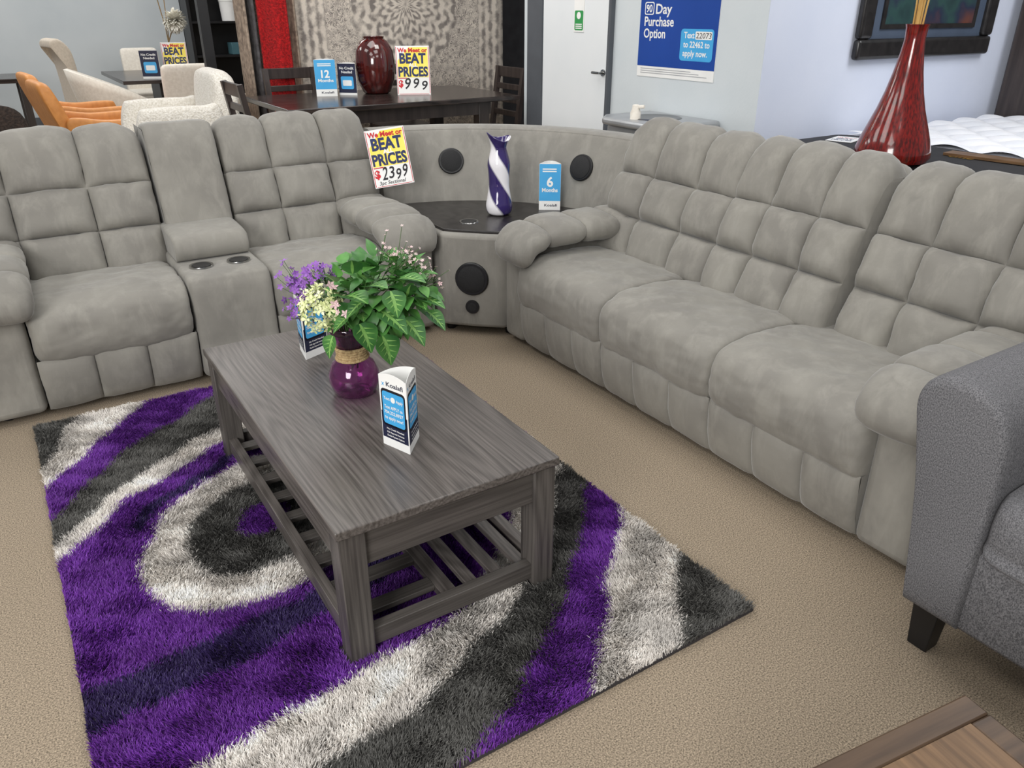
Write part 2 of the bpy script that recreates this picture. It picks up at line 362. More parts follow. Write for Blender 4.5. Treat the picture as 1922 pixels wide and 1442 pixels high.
SEATP=[(.03,.235),(-.02,.245),(-.045,.29),(-.05,.36),(-.03,.425),(.04,.462),(.16,.474),(.32,.468),(.46,.45),(.56,.43),(.58,.33),(.55,.25),(.3,.23)]
def seat_unit(root,x0,x1):
    s=MB(); loft_x(s,SEATP,x0+.0005,x1-.0005,n=48,p=14,m=12,crown=.005); s.obj('seat_cushion',SUEDE,root,smooth=60,wrinkle=.022)
    f=MB(); tuft(f,x0+.002,x1-.002,3,[(.03,.03),(.002,.13),(-.012,.255)],[0,1],.026,close=.12,ex=4); f.obj('footrest_panel',SUEDE,root,smooth=60,wrinkle=.008)
def back_unit(root,x0,x1,fwd=0):
    b=MB(); P=[(y-fwd,z) for y,z in BACKP[:-2]]+BACKP[-2:]
    tuft(b,x0+.004,x1-.004,3,P,[0,.235,.455,.80,1],[.062,.066,.05,.02],close=.88,n=15,ex=3.8,colb=[0,.31,.68,1],drop=.05); return b.obj('back_cushion',SUEDE,root,smooth=60,wrinkle=.022)
def arm_unit(root,x0,x1,xc,hw=.14):
    b=MB(); b.box((x0,.0,.03),(x1,.86,.52)); o=b.obj('armrest',SUEDE,root,bevel=.03,seg=4)
    p=MB(); arm_pad(p,[(.68,.558),(.4,.562),(.15,.564),(.03,.552),(-.03,.512),(-.045,.435)],xc,hw,.066,4); p.obj('arm_pad',SUEDE,o,smooth=60,wrinkle=.014)
def feet(root,pts):
    for x,y in pts:
        f=MB(); f.lathe([(.022,0),(.028,.045)],(x,y,0),14); f.obj('foot',BLACK,root,smooth=40)
# ------------------------------------------------------------------ setting
struct('floor',MB().add([(-8,-4,0),(9,-4,0),(9,14,0),(-8,14,0)],[(0,1,2,3)]),CARP,recalc=False)
XW=3.5; YW=3.02
struct('wall_right',MB().box((XW,YW,0),(XW+.15,5.3,3.1)),WALLG)
struct('wall_picture',MB().box((XW+.001,YW-.002,0),(8,YW+.13,3.1)),WALLT)
struct('wall_back',MB().box((-8,13.2,0),(5,13.35,3.3)),WALLL)
struct('wall_back_right',MB().box((4.2,8.4,0),(9,8.55,3.3)),WALLD)
struct('baseboard_back',MB().box((-8,13.16,0),(5,13.2,.12)),TRIMD)
struct('baseboard_right',MB().box((XW-.015,YW,0),(XW,4.2,.1)),TRIMD)
dY0,dY1=onx(1141,100,XW-.02).y,onx(1021,100,XW-.02).y
d=struct('door_1',MB().box((XW-.03,dY0,.01),(XW-.002,dY1,2.12)),DOORW,bevel=.003)
h=MB(); c=onx(1128,137,XW-.05); h.disc((XW-.03,c.y,c.z),(-1,0,0),.022,.01); h.tube([(XW-.03,c.y,c.z),(XW-.07,c.y,c.z),(XW-.072,c.y+.07,c.z)],.008)
h.obj('door_handle',CHROME,d,smooth=40)
struct('trim_1',MB().box((XW-.04,dY1+.005,0),(XW-.002,dY1+.19,2.2)),TRIMD)
struct('trim_2',MB().box((XW-.035,dY0-.03,0),(XW-.002,dY0-.005,2.2)),TRIMD)
c=onx(1087,26,XW-.034); XD=(0,-1,0); ZD=(0,0,1)
s=MB(); s.box((XW-.034,c.y-.055,c.z-.11),(XW-.031,c.y+.055,c.z+.16),0)
o_=(XW-.0345,c.y+.055,c.z-.11)
s.rrect(o_,XD,ZD,.008,.102,.01,.13,.01,1); s.rect(o_,XD,ZD,.012,.098,.2,.255,1)
s.disc((XW-.036,c.y,c.z-.01),(-1,0,0),.022,.0006,0)
for k in range(3): s.rect((XW-.0355,c.y+.055,c.z-.11),XD,ZD,.02,.09,.02+.012*k,.026+.012*k,0)
tag(s.obj('notice_card',[WHITE,GREEN]),'small green and white notice card stuck on the white door','sign')
# ------------------------------------------------------------------ loveseat
LV=thing('reclining_loveseat','grey suede reclining loveseat with a cup holder console between its two seats','sofa',(-.34,3.34,0))
MB().box((.02,.78,.05),(2.0,.93,.9)).obj('back_frame',SUEDE,LV,bevel=.03,seg=3)
MB().box((.03,.06,.045),(1.99,.8,.25)).obj('base',SUEDE,LV)
arm_unit(LV,0,.265,.195,.13); arm_unit(LV,1.79,2.02,1.875,.15)
seat_unit(LV,.268,.87); seat_unit(LV,1.22,1.788)
back_unit(LV,.06,.90); back_unit(LV,1.22,1.99)
c_=MB(); loft_x(c_,[(-.02,.04),(-.03,.2),(-.03,.38),(-.015,.455),(.03,.482),(.2,.485),(.4,.485),(.58,.48),(.6,.3),(.6,.05),(.3,.03)],.872,1.218,p=18); con=c_.obj('console',SUEDE,LV,smooth=50)
for x in (.965,1.125):
    k=MB(); k.lathe([(.03,.4735),(.03,.485),(.036,.492),(.05,.493),(.052,.485),(.05,.478)],(x,.15,0),28); ch=k.obj('cup_holder',[CHROME],con,smooth=50)
    k=MB(); k.disc((x,.15,.4925),(0,0,1),.04,.0012); k.obj('cup_well',[BLACK],con)
l_=MB(); tuft(l_,.885,1.205,1,[(.26,.49),(.25,.53),(.255,.56),(.28,.578),(.42,.588),(.57,.585),(.6,.55)],[0,1],.014,close=.6,n=18,ex=14); l_.obj('console_lid',SUEDE,con,smooth=60)
b_=MB(); tuft(b_,.908,1.212,1,[(.485,.5),(.525,.62),(.585,.78),(.64,.93),(.665,.99),(.74,1.005),(.85,.96),(.9,.84)],[0,1],.022,close=.9,n=18,ex=14); b_.obj('console_back',SUEDE,LV,smooth=60,wrinkle=.01)
feet(LV,[(.12,.1),(1.9,.1),(.12,.85),(1.9,.85)])
# ------------------------------------------------------------------ sofa
SF=thing('reclining_sofa','long grey suede three seat reclining sofa with tufted backs','sofa',(1.926,3.08,0),-PI/2)
MB().box((.03,.78,.05),(2.18,.93,.9)).obj('back_frame',SUEDE,SF,bevel=.03,seg=3)
MB().box((.03,.06,.045),(2.18,.8,.25)).obj('base',SUEDE,SF)
arm_unit(SF,0,.16,.15,.14); arm_unit(SF,2.0,2.2,2.075,.13)
for a,b in ((.163,.77),(.77,1.385),(1.385,1.998)): seat_unit(SF,a,b)
for a,b,f in ((.1,.845,0),(.85,1.47,.03),(1.485,2.15,-.01)): back_unit(SF,a,b,f)
feet(SF,[(.1,.1),(2.1,.1),(.1,.85),(2.1,.85),(1.39,.1)])
# ------------------------------------------------------------------ corner wedge
WG=thing('corner_wedge','curved grey suede corner console with black shelf and round speakers','corner unit',(1.695,3.06,0))
arc=[(1.17*math.cos(a),1.17*math.sin(a)) for a in np.linspace(.03,PI/2-.03,24)]
def wfront(n=9,off=0):
    A,B=np.array([.235,.035]),np.array([.01,.255]); out=[]
    for t in np.linspace(0,1,n):
        p=A+(B-A)*t; bow=.008*math.sin(PI*t); out.append((p[0]-bow*.7,p[1]-bow*.7))
    return out[::-1]
body=MB(); body.prism(wfront()+arc,.045,.515); wb=body.obj('body',SUEDE,WG,bevel=.018,seg=3)
inn=[(.89*math.cos(a),.89*math.sin(a)) for a in np.linspace(.05,PI/2-.05,24)]
MB().prism([(x+.035,y+.035) for x,y in wfront()]+inn,.512,.528).obj('shelf',SHELF,WG,bevel=.004)
sec=catmull([(.88,.5),(.905,.62),(.95,.76),(1.0,.87),(1.03,.9),(1.08,.91),(1.14,.905),(1.172,.87),(1.175,.7),(1.175,.52)],6)
bk=MB(); bk.grid([[(r*math.cos(a),r*math.sin(a),z) for r,z in sec] for a in np.linspace(.012,PI/2-.012,40)],caps=True); bp_=bk.obj('back_panel',SUEDE,WG,smooth=60)
t=MB(); t.tube([(1.022*math.cos(a),1.022*math.sin(a),.893) for a in np.linspace(.02,PI/2-.02,30)],.006,6); t.obj('top_seam',SUEDE,bp_,smooth=60)
def inner_r(z): return np.interp(z,[.5,.62,.76,.87],[.88,.905,.95,1.0])
for ang in (64.6,18.3):
    a=math.radians(ang); r=inner_r(.735)-.004; sp=MB(); n=Vector((-math.cos(a),-math.sin(a),.33))
    cpos=Vector((r*math.cos(a),r*math.sin(a),.735)); sp.disc(cpos,n,.07,.014,0); so=sp.obj('speaker',BLACK,WG,smooth=35)
    sp=MB(); sp.disc(cpos+n.normalized()*.012,n,.058,.006,0,dome=.006); sp.obj('speaker_grille',BLACKM,so,smooth=35)
fn=Vector((-.7,-.715,0)).normalized(); fc=Vector((.1225,.145,0))+fn*.007
sp=MB(); sp.disc(fc+Vector((0,0,.30)),fn,.084,.012); so=sp.obj('speaker',BLACK,WG,smooth=35)
sp=MB(); sp.disc(fc+Vector((0,0,.30))+fn*.01,fn,.068,.006,dome=.006); sp.obj('speaker_grille',BLACKM,so,smooth=35)
sp=MB(); sp.disc(fc+Vector((0,0,.155)),fn,.035,.012); so=sp.obj('bass_port',BLACK,WG,smooth=35)
sp=MB(); sp.disc(fc+Vector((0,0,.155))+fn*.011,fn,.022,.002); sp.obj('port_hole',BLACKM,so)
cp=onz(880,415,.53); k=MB(); k.lathe([(.03,.526),(.036,.531),(.048,.531),(.05,.527)],(cp.x-1.695,cp.y-3.06,0),28); ch=k.obj('cup_holder',CHROME,WG,smooth=50)
k=MB(); k.disc((cp.x-1.695,cp.y-3.06,.531),(0,0,1),.039,.001); k.obj('cup_well',BLACK,ch)
feet(WG,[(.08,.3),(.3,.08),(.5,.95),(.95,.5)])
# ------------------------------------------------------------------ coffee table
tx0,tx1,ty0,ty1,TZ=.437,1.067,1.431,2.70,.424
CT=thing('coffee_table','grey washed wooden coffee table with slatted lower shelf on the purple rug','coffee table',((tx0+tx1)/2,(ty0+ty1)/2,.012))
w,l=(tx1-tx0)/2,(ty1-ty0)/2; tz=TZ-.012
MB().box((-w,-l,tz-.026),(w,l,tz)).obj('tabletop',TABLEW,CT,bevel=.004)
i=.018
for y0,y1 in ((-l+i,-l+i+.02),(l-i-.02,l-i)):
    MB().box((-w+i+.05,y0,tz-.13),(w-i-.05,y1,tz-.026)).obj('end_apron',TABLEX,CT,bevel=.002)
for x0,x1 in ((-w+i,-w+i+.02),(w-i-.02,w-i)):
    MB().box((x0,-l+i+.05,tz-.13),(x1,l-i-.05,tz-.026)).obj('side_apron',TABLEW,CT,bevel=.002)
for sx in (-1,1):
    for sy in (-1,1):
        a,b=sx*(w-.008),sx*(w-.075); c,e=sy*(l-.008),sy*(l-.075)
        MB().box((min(a,b),min(c,e),0),(max(a,b),max(c,e),tz-.026)).obj('leg',TABLEZ,CT,bevel=.003)
r0=.022; r1=.075
for x0,x1 in ((-w+.02,-w+.05),(w-.05,w-.02)): MB().box((x0,-l+.07,r0),(x1,l-.07,r1)).obj('side_rail',TABLEW,CT,bevel=.002)
for y0,y1 in ((-l+.02,-l+.05),(l-.05,l-.02)): MB().box((-w+.07,y0,r0),(w-.07,y1,r1)).obj('end_rail',TABLEX,CT,bevel=.002)
MB().box((-.025,-l+.05,.035),(.02,l-.05,.062)).obj('centre_rail',TABLEW,CT,bevel=.002)
for k in range(3):
    x=.02+(w-.07)*(k+.6)/3.0; MB().box((x-.018,-l+.05,.045),(x+.018,l-.05,.062)).obj('long_slat',TABLEW,CT,bevel=.002)
for k in range(9):
    y=-l+.12+k*(2*l-.24)/8; MB().box((-w+.05,y-.022,.045),(-.025,y+.022,.062)).obj('cross_slat',TABLEX,CT,bevel=.002)
# ------------------------------------------------------------------ shag rug
RX0,RX1,RY0,RY1=-.14,1.455,1.04,3.27
RG=thing('shag_rug','purple white and charcoal swirl shag rug under the coffee table','rug',((RX0+RX1)/2,(RY0+RY1)/2,0))
ox,oy=RG.location.x,RG.location.y
MB().box((RX0-ox,RY0-oy,.001),(RX1-ox,RY1-oy,.01)).obj('backing',mat('rug_backing',C(60,56,58),rough=.95),RG)
def rugcol(X,Y):
    s=((X-.43)-(Y-2.19))/1.4142; r=((X-.43)+(Y-2.19))/1.4142
    wob=.007*np.sin(17*r+2)+.005*np.sin(31*r+9*s); s=s+wob
    P,Nv,W,G=np.array(C(106,52,146)[:3]),np.array(C(56,42,88)[:3]),np.array(C(224,219,213)[:3]),np.array(C(98,97,94)[:3])
    ip=np.interp
    B1=np.full_like(s,1.335); B2=np.full_like(s,1.14)
    B3=ip(r,[-.9,-.68,-.41,.03,.445,.8],[.84,.92,.995,1.034,1.013,.97])
    B4=ip(r,[-.95,-.794,-.652,-.49,-.236,.1,.563],[.48,.616,.726,.794,.887,.93,.887])
    B5=ip(r,[-1,-.852,-.677,-.517,-.333,0,.5],[.2,.354,.47,.593,.733,.8,.75])
    B6=ip(r,[-.95,-.712,-.5,-.2,.1],[-.02,.169,.33,.5,.56]); B7=ip(r,[-.9,-.7,-.558,-.35,0,.1],[-.17,0,.112,.3,.44,.56])
    U1=ip(r,[-.337,-.014,.358,.7,1],[-.464,-.475,-.388,-.25,-.1]); U2=ip(r,[-.274,.1,.487,.9],[-.534,-.541,-.466,-.33])
    U3=ip(r,[-.171,.232,.73],[-.635,-.702,-.627]); U4=ip(r,[-.02,.629],[-.792,-.873]); U5=ip(r,[.064,.445],[-.884,-1.053])
    col=np.tile(P,(len(s),1)); nv=(s<B6)&(s>B7); col[nv]=Nv
    nv2=(s>U1+.09)&(s<U1+.14)&(r>-.15); col[nv2]=Nv
    col[s>B5]=W; col[s>B4]=G; col[s>B3]=P; col[s>B2]=W; col[s>B1]=G
    col[s<U1]=W; col[s<U2]=G; col[s<U3]=P; col[s<U4]=W; col[s<U5]=G
    e=np.sqrt((s-.02)**2/.325**2+r**2/.445**2); col[e<1]=W; col[e<.64]=G; col[e<.22]=P
    return col
N_=520000
X=rng.uniform(RX0,RX1,N_); Y=rng.uniform(RY0,RY1,N_)
keep=np.ones(N_,bool)
for sx in (-1,1):
    for sy in (-1,1):
        lx,ly=CT.location.x+sx*(w-.04),CT.location.y+sy*(l-.04); keep&=~((abs(X-lx)<.04)&(abs(Y-ly)<.04))
X,Y=X[keep],Y[keep]; n=len(X)
col=rugcol(X+rng.normal(0,.009,n),Y+rng.normal(0,.009,n))
th=1.8*np.sin(2.1*X+1.3*Y)+1.5*np.sin(5*Y-3*X+1)+.9*np.sin(11*X+7*Y)+.9*np.sin(23*X-17*Y)+.6*np.sin(47*Y+31*X)+rng.normal(0,.8,n)
ln=rng.uniform(.005,.013,n); H=rng.uniform(.015,.021,n)*(1+.14*np.sin(37*X+5*np.sin(29*Y))*np.sin(41*Y+4*np.sin(33*X)))
tipx,tipy=np.cos(th)*ln,np.sin(th)*ln; wd=rng.uniform(.0008,.0015,n); pa=rng.uniform(0,PI,n); wx,wy=np.cos(pa)*wd,np.sin(pa)*wd
V=np.zeros((n,5,3)); bz=.009
V[:,0]=np.c_[X-wx,Y-wy,np.full(n,bz)]; V[:,1]=np.c_[X+wx,Y+wy,np.full(n,bz)]
V[:,2]=np.c_[X-wx*.9+tipx*.4,Y-wy*.9+tipy*.4,bz+H*.7]; V[:,3]=np.c_[X+wx*.9+tipx*.4,Y+wy*.9+tipy*.4,bz+H*.7]
V[:,4]=np.c_[X+tipx,Y+tipy,bz+H]; V[:,:,0]-=ox; V[:,:,1]-=oy
sheenv=1+.2*np.sin(9*X+4*np.sin(7*Y))*np.sin(8*Y+3*np.sin(6*X))+.08*np.sin(33*X+3*np.sin(27*Y))
br=rng.uniform(.92,1.08,n)[:,None]*((1+.12*np.sin(th))*sheenv)[:,None]  # crushed-pile sheen painted into the fibre colour by lean and position
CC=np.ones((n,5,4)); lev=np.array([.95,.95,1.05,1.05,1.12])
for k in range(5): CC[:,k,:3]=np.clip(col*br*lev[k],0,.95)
me=bpy.data.meshes.new('pile'); me.vertices.add(n*5); me.vertices.foreach_set('co',V.ravel())
b0=(np.arange(n)*5)[:,None]; li=np.concatenate([b0+np.array([[0,1,3,2]]),b0+np.array([[2,3,4]])],1).ravel().astype(np.int32)
me.loops.add(len(li)); me.loops.foreach_set('vertex_index',li); me.polygons.add(2*n)
st=np.c_[np.arange(n)*7,np.arange(n)*7+4].ravel().astype(np.int32)
me.polygons.foreach_set('loop_start',st)
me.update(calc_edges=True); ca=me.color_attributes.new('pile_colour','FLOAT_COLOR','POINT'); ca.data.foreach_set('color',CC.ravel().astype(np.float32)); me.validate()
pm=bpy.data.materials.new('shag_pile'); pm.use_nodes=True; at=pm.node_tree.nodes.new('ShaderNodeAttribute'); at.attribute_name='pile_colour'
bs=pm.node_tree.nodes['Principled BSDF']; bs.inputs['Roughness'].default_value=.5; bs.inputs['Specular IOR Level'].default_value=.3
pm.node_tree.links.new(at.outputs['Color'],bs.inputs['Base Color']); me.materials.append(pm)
po=bpy.data.objects.new('pile',me); COL.objects.link(po); po.parent=RG; po['kind']='stuff'
# ------------------------------------------------------------------ tweed armchair
TW=thing('tweed_armchair','charcoal tweed armchair with wide slanted arm beside the end of the long sofa','armchair',(1.66,.86,0),-PI/2)
def tweed_arm(mir):
    pr=np.vstack([catmull([(.092,.14),(.07,.32),(.046,.48),(.018,.61),(.004,.68),(.016,.728),(.054,.756),(.105,.76),(.16,.744),(.202,.706),(.222,.64),(.228,.55),(.228,.4),(.228,.14)],5)])
    if mir: pr=pr*[-1,1]+[1.24,0]
    c=pr.mean(0); a=MB()
    a.grid([[(c[0]+(x-c[0])*f,y,max(.14,c[1]+(z-c[1])*f)) for x,z in pr] for y,f in ((.0,.88),(.003,.93),(.01,.97),(.022,.993),(.04,1),(.85,1))],caps=True,wv=True)
    a.obj('armrest',TWEED,TW,smooth=60)
tweed_arm(0); tweed_arm(1)
MB().box((.2,.025,.14),(1.04,.84,.37)).obj('base',TWEED,TW,bevel=.012)
s=MB(); loft_x(s,[(-.0,.375),(-.02,.42),(-.02,.48),(0,.525),(.06,.54),(.3,.545),(.6,.54),(.64,.46),(.62,.38),(.3,.372)],.23,1.01,p=14); s.obj('seat_cushion',TWEED,TW,smooth=50)
s=MB(); loft_x(s,[(.6,.4),(.58,.6),(.62,.82),(.7,.88),(.82,.86),(.86,.7),(.86,.3),(.7,.2)],.1,1.14,p=12); s.obj('backrest',TWEED,TW,smooth=50)
for x,y in ((.14,.075),(1.1,.075),(.14,.78),(1.1,.78)):
    MB().hexa([(x-.026,y-.026,0),(x+.026,y-.026,0),(x+.026,y+.026,0),(x-.026,y+.026,0),(x-.034,y-.034,.145),(x+.034,y-.034,.145),(x+.034,y+.034,.145),(x-.034,y+.034,.145)]).obj('leg',BLACK,TW,bevel=.003)
# ------------------------------------------------------------------ brown table in the near corner
BC=onz(1812,1302,.45)
BT=thing('wooden_table','brown plank topped table with dark border in the near right corner','table',(BC.x,BC.y,0),math.radians(-8))
MB().box((-.55,-.95,.425),(-.045,-.045,.448)).obj('plank_panel',BROWNW,BT)
for y0,y1 in ((-.045,0),(-1.0,-.95)): MB().box((-.6,y0,.41),(0,y1,.45)).obj('end_border',BROWND,BT,bevel=.004)
for x0,x1 in ((-.045,0),(-.6,-.55)): MB().box((x0,-.95,.41),(x1,-.045,.45)).obj('side_border',BROWND,BT,bevel=.004)
for x in (-.56,-.04):
    for y in (-.96,-.04): MB().box((x-.035,y-.035,0),(x+.035,y+.035,.41)).obj('leg',BROWND,BT,bevel=.004)
# ------------------------------------------------------------------ signs
def price_sign(label,loc,rz,tilt,w,h,price,extra=None,roll=0,group='yellow price signs'):
    c=MB().box((-w/2,0,0),(w/2,.002,h)); o=c.obj('price_sign',WHITE); tag(o,label,'sign',group)
    o.matrix_world=Matrix.Translation(loc)@Matrix.Rotation(rz,4,'Z')@Matrix.Rotation(tilt,4,'X')@Matrix.Rotation(roll,4,'Y')
    t=MB(); O=(-w/2,-.0006,0); X_=(1,0,0); Z_=(0,0,1)
    V=[(w*.05,h*.36),(w*.95,h*.36),(w*.95,h*.97),(w*.4,h*.97),(w*.05,h*.7)]
    t.add([(-w/2+x,-.0006,z) for x,z in V],[(0,1,2,3,4)],0)
    O=(-w/2,-.0012,0); HB=.04
    t.text('We Meet or',O,X_,Z_,w*.5,h*.87,h*.085,w*.88,1,bold=HB)
    t.text('BEAT',O,X_,Z_,w*.5,h*.65,h*.195,w*.78,2,bold=HB); t.text('ALL',(-w/2,-.0018,0),X_,Z_,w*.5,h*.578,h*.07,w*.26,4,bold=HB); t.text('PRICES',O,X_,Z_,w*.5,h*.385,h*.185,w*.88,2,bold=HB)
    t.text('$',O,X_,Z_,w*.12,h*.17,h*.13,None,1,bold=HB); 
    # hand lettered price: each figure at its own height and slant
    xs=np.linspace(w*.29,w*.8,len(price))
    for q,ch_ in enumerate(price): t.text(ch_,O,X_,Z_,xs[q],h*(.125+.02*math.sin(q*2.3)),h*(.2+.02*math.cos(q*1.7)),w*.55/len(price)*(.62 if ch_=='1' else .95),3,shear=.18+.08*math.sin(q*3.1),bold=.012)
    t.rect(O,X_,Z_,w*.05,w*.3,h*.335,h*.352,1)
    for q in (0,1): t.rect(O,X_,Z_,w*.015+q*w*.955,w*.03+q*w*.955,h*.02,h*.98,1)
    if extra: t.text(extra,O,X_,Z_,w*.45,h*.045,h*.06,w*.66,3,shear=.25,bold=.008)
    t.rect(O,X_,Z_,w*.06,w*.94,h*.012,h*.02,1)
    t.obj('lettering',[YEL,RED,NAVY,INK,WHITE],o,recalc=False); return o
price_sign('yellow price sign reading 2399 hung on the grey loveseat back',(1.70,3.79,.665),-.33,-.28,.205,.29,'2399','3pc Sectional',roll=-.12)
def trifold(label,loc,rz,s,h,style,num='12',group='trifold leaflets'):
    R=s/math.sqrt(3); vs=[Vector((R*math.cos(rz+PI/3+k*2*PI/3),R*math.sin(rz+PI/3+k*2*PI/3),0)) for k in range(3)]
    c=MB(); arch=.05*h if style=='apply' else .02*h
    for k in range(3):
        A_,B_=vs[k],vs[(k+1)%3]; ts=np.linspace(0,1,13)
        c.grid([[A_+(B_-A_)*t for t in ts],[A_+(B_-A_)*t+Vector((0,0,h+arch*4*t*(1-t))) for t in ts]])
    o=c.obj('trifold_leaflet',WHITE,solid=-.0008); tag(o,label,'leaflet',group); o.location=loc
    t=MB()
    for k in range(3):
        a=rz+k*2*PI/3; nr=Vector((math.cos(a),math.sin(a),0)); X_=Vector((-math.sin(a),math.cos(a),0)); Z_=Vector((0,0,1))
        f=lambda e:nr*(s/(2*math.sqrt(3))+.001+e)-X_*(s/2)
        O,O2,O3=f(0),f(.0006),f(.0012)
        if style=='apply':
            t.text('Koalafi',O,X_,Z_,s*.58,h*.87,h*.062,s*.62,1); t.text('x',O,X_,Z_,s*.15,h*.87,h*.06,None,2)
            t.rect(O,X_,Z_,s*.02,s*.98,h*.12,h*.5,1); t.rrect(O,X_,Z_,s*.05,s*.95,h*.3,h*.83,s*.12,4); t.rrect(O2,X_,Z_,s*.1,s*.9,h*.335,h*.795,s*.08,2)
            t.text('Text',O3,X_,Z_,s*.27,h*.68,h*.042,s*.23,3); t.disc(O3+X_*(s*.5)+Z_*(h*.7),nr,s*.085,.0004,3,n=14); t.text('Apply',O3,X_,Z_,s*.74,h*.68,h*.042,s*.25,3)
            t.text('Text APPLY to',O3,X_,Z_,s*.5,h*.56,h*.045,s*.68,3); t.text('704.222.8937',O3,X_,Z_,s*.5,h*.485,h*.045,s*.7,3); t.text('to apply now!',O3,X_,Z_,s*.5,h*.41,h*.045,s*.68,3)
            for q,tx in enumerate(('No Credit Needed','High Approval Amounts','Flexible Payment Options')): t.text(tx,O3,X_,Z_,s*.2,h*(.255-.05*q),h*.024,s*.64,3,align='l')
        elif style=='months':
            t.rect(O,X_,Z_,0,s,h*.2,h,2); 
            for q in range(2): t.rect(O2,X_,Z_,s*.15,s*.8,h*(.88-.05*q),h*(.905-.05*q),3)
            t.text(num,O2,X_,Z_,s*.5,h*.52,h*.2,None,3,bold=.03); t.text('Months',O2,X_,Z_,s*.5,h*.4,h*.08,s*.74,3,bold=.03); t.text('Koalafi',O,X_,Z_,s*.55,h*.08,h*.055,s*.6,1)
        else:
            t.rect(O,X_,Z_,0,s,h*.08,h,1); t.text('No Credit',O2,X_,Z_,s*.5,h*.82,h*.08,s*.8,3); t.text('Needed',O2,X_,Z_,s*.5,h*.7,h*.08,s*.6,3)
            t.rrect(O2,X_,Z_,s*.15,s*.85,h*.2,h*.6,s*.08,2); t.rrect(O3,X_,Z_,s*.25,s*.75,h*.3,h*.48,s*.05,3)
    t.obj('lettering',[WHITE,NAVY2,SKY,WHITE,INK],o,recalc=False); return o
trifold('blue and white trifold leaflet at the near end of the coffee table',(.746,1.713,TZ),math.radians(199.7),.1,.21,'apply')
trifold('blue and white trifold leaflet behind the flowers on the coffee table',(.747,2.455,TZ),math.radians(-68),.1,.216,'apply')
trifold('blue trifold leaflet reading 6 Months on the black corner shelf',(2.42,3.41,.5285),math.radians(234),.112,.24,'months','6')
# ------------------------------------------------------------------ swirl vase
v=MB(); P=[]
for r,z in catmull([(.042,0),(.062,.012),(.069,.045),(.062,.09),(.053,.15),(.055,.21),(.057,.26),(.046,.305),(.04,.335),(.046,.36),(.06,.39)],5):
    q=max(0,(z-.33)/.06)
    P.append([(r*(1+.1*max(0,z-.2)/.2*math.cos(2*a))*math.cos(a),r*math.sin(a),z+q*(.013*math.cos(2*a+.4)+.012*math.cos(a-2.6))) for a in np.linspace(0,2*PI,40,endpoint=False)])
v.grid(P,wv=True); o=v.obj('swirl_vase',SWIRL,smooth=60,solid=-.003); o.location=onz(937,402,.528); o.location.z=.5285
tag(o,'slender white and purple swirl glass vase on the black corner shelf','vase')
# ------------------------------------------------------------------ purple vase and flowers
VP=Vector((.76,2.092,TZ))
VS=thing('purple_vase','purple glass vase with rope wound neck on the coffee table','vase',VP)
v=MB(); v.lathe([(.001,.006),(.046,.0),(.062,.008),(.074,.045),(.073,.07),(.06,.1),(.042,.118),(.038,.135),(.042,.165),(.055,.2),(.066,.228)],n=36,caps=False); v.obj('glass_body',PURG,VS,smooth=60,solid=.003)
t=MB()
for k in range(5): 
    z=.114+k*.0085; rr=.0475-.0035*math.sin(PI*k/4); t.tube([(rr*math.cos(a),rr*math.sin(a),z+.0014*a) for a in np.linspace(0,2*PI,26)],.0052,6)
t.obj('rope_wrap',ROPE,VS,smooth=60)
RT=Vector((CY,-SY,0)); AW=Vector((SY,CY,0)); UP=Vector((0,0,1)); MO=VP+Vector((0,0,.15))
def rel(a,b,c): return RT*a+AW*b+UP*c
def leaf(mb,base,d,L,W,mi=0,mid=None,bend=.25):
    d=d.normalized(); sd=d.cross(UP); 
    if sd.length<.05: sd=RT.copy()
    sd.normalize(); nm=sd.cross(d); P=[]
    for t in np.linspace(0,1,7):
        w=W*math.sin(PI*min(max(t,.02),.985)**.62)**.85
        P.append([base+d*L*t+sd*(s*w)+nm*(-bend*t*t*L+.22*abs(s)*w) for s in (-1,-.5,-.14,.14,.5,1)])
    if mid is None: mb.grid(P,mi=mi)
    else:
        P=np.array([[tuple(q) for q in r] for r in P]); mb.grid(P[:,0:3],mi=mi); mb.grid(P[:,2:4],mi=mid); mb.grid(P[:,3:6],mi=mi)
        up_=np.array(nm)*(.0016 if nm.z>0 else -.0016)
        for s0,s1 in ((3,5),(2,0)):
            for q in range(1,5):
                a=P[q][s0]; b=P[q+1][s1]*.75+P[q+1][s0]*.25; mb.add([a+up_,P[q][s0]*.6+P[q+1][s0]*.4+up_,b+up_],[(0,1,2)],mid)
def blossom(mb,c,nm,r,mi=0,petals=5):
    nm=nm.normalized(); x=nm.orthogonal().normalized(); y=nm.cross(x); a0=random.random()*6
    for k in range(petals):
        a=a0+2*PI*k/petals; f=lambda ang,rr,h:c+(x*math.cos(ang)+y*math.sin(ang))*rr+nm*h
        mb.add([c,f(a-.5,r*.6,r*.12),f(a,r,r*.25),f(a+.5,r*.6,r*.12)],[(0,1,2,3)],mi)
def rnd(s=1): return Vector((random.gauss(0,s),random.gauss(0,s),random.gauss(0,s)))
def spray(name,label,cat): 
    o=thing(name,label,cat,MO); return o
FL=spray('leaf_spray','mass of green variegated artificial leaves filling the purple vase','foliage')
lf=MB(); st=MB()
cen=rel(.095,0,.175)
for k in range(310):
    d=rnd().normalized(); rr=random.random()**.4
    p=cen+RT*(d.dot(RT)*.165*rr)+AW*(d.dot(AW)*.12*rr)+UP*(d.z*.108*rr)
    vg=k%5==0
    leaf(lf,p,d+rnd(.4)+UP*-.15,random.uniform(.038,.06),random.uniform(.016,.026),1 if k%3 else 0,2 if vg else None,random.uniform(.1,.5))
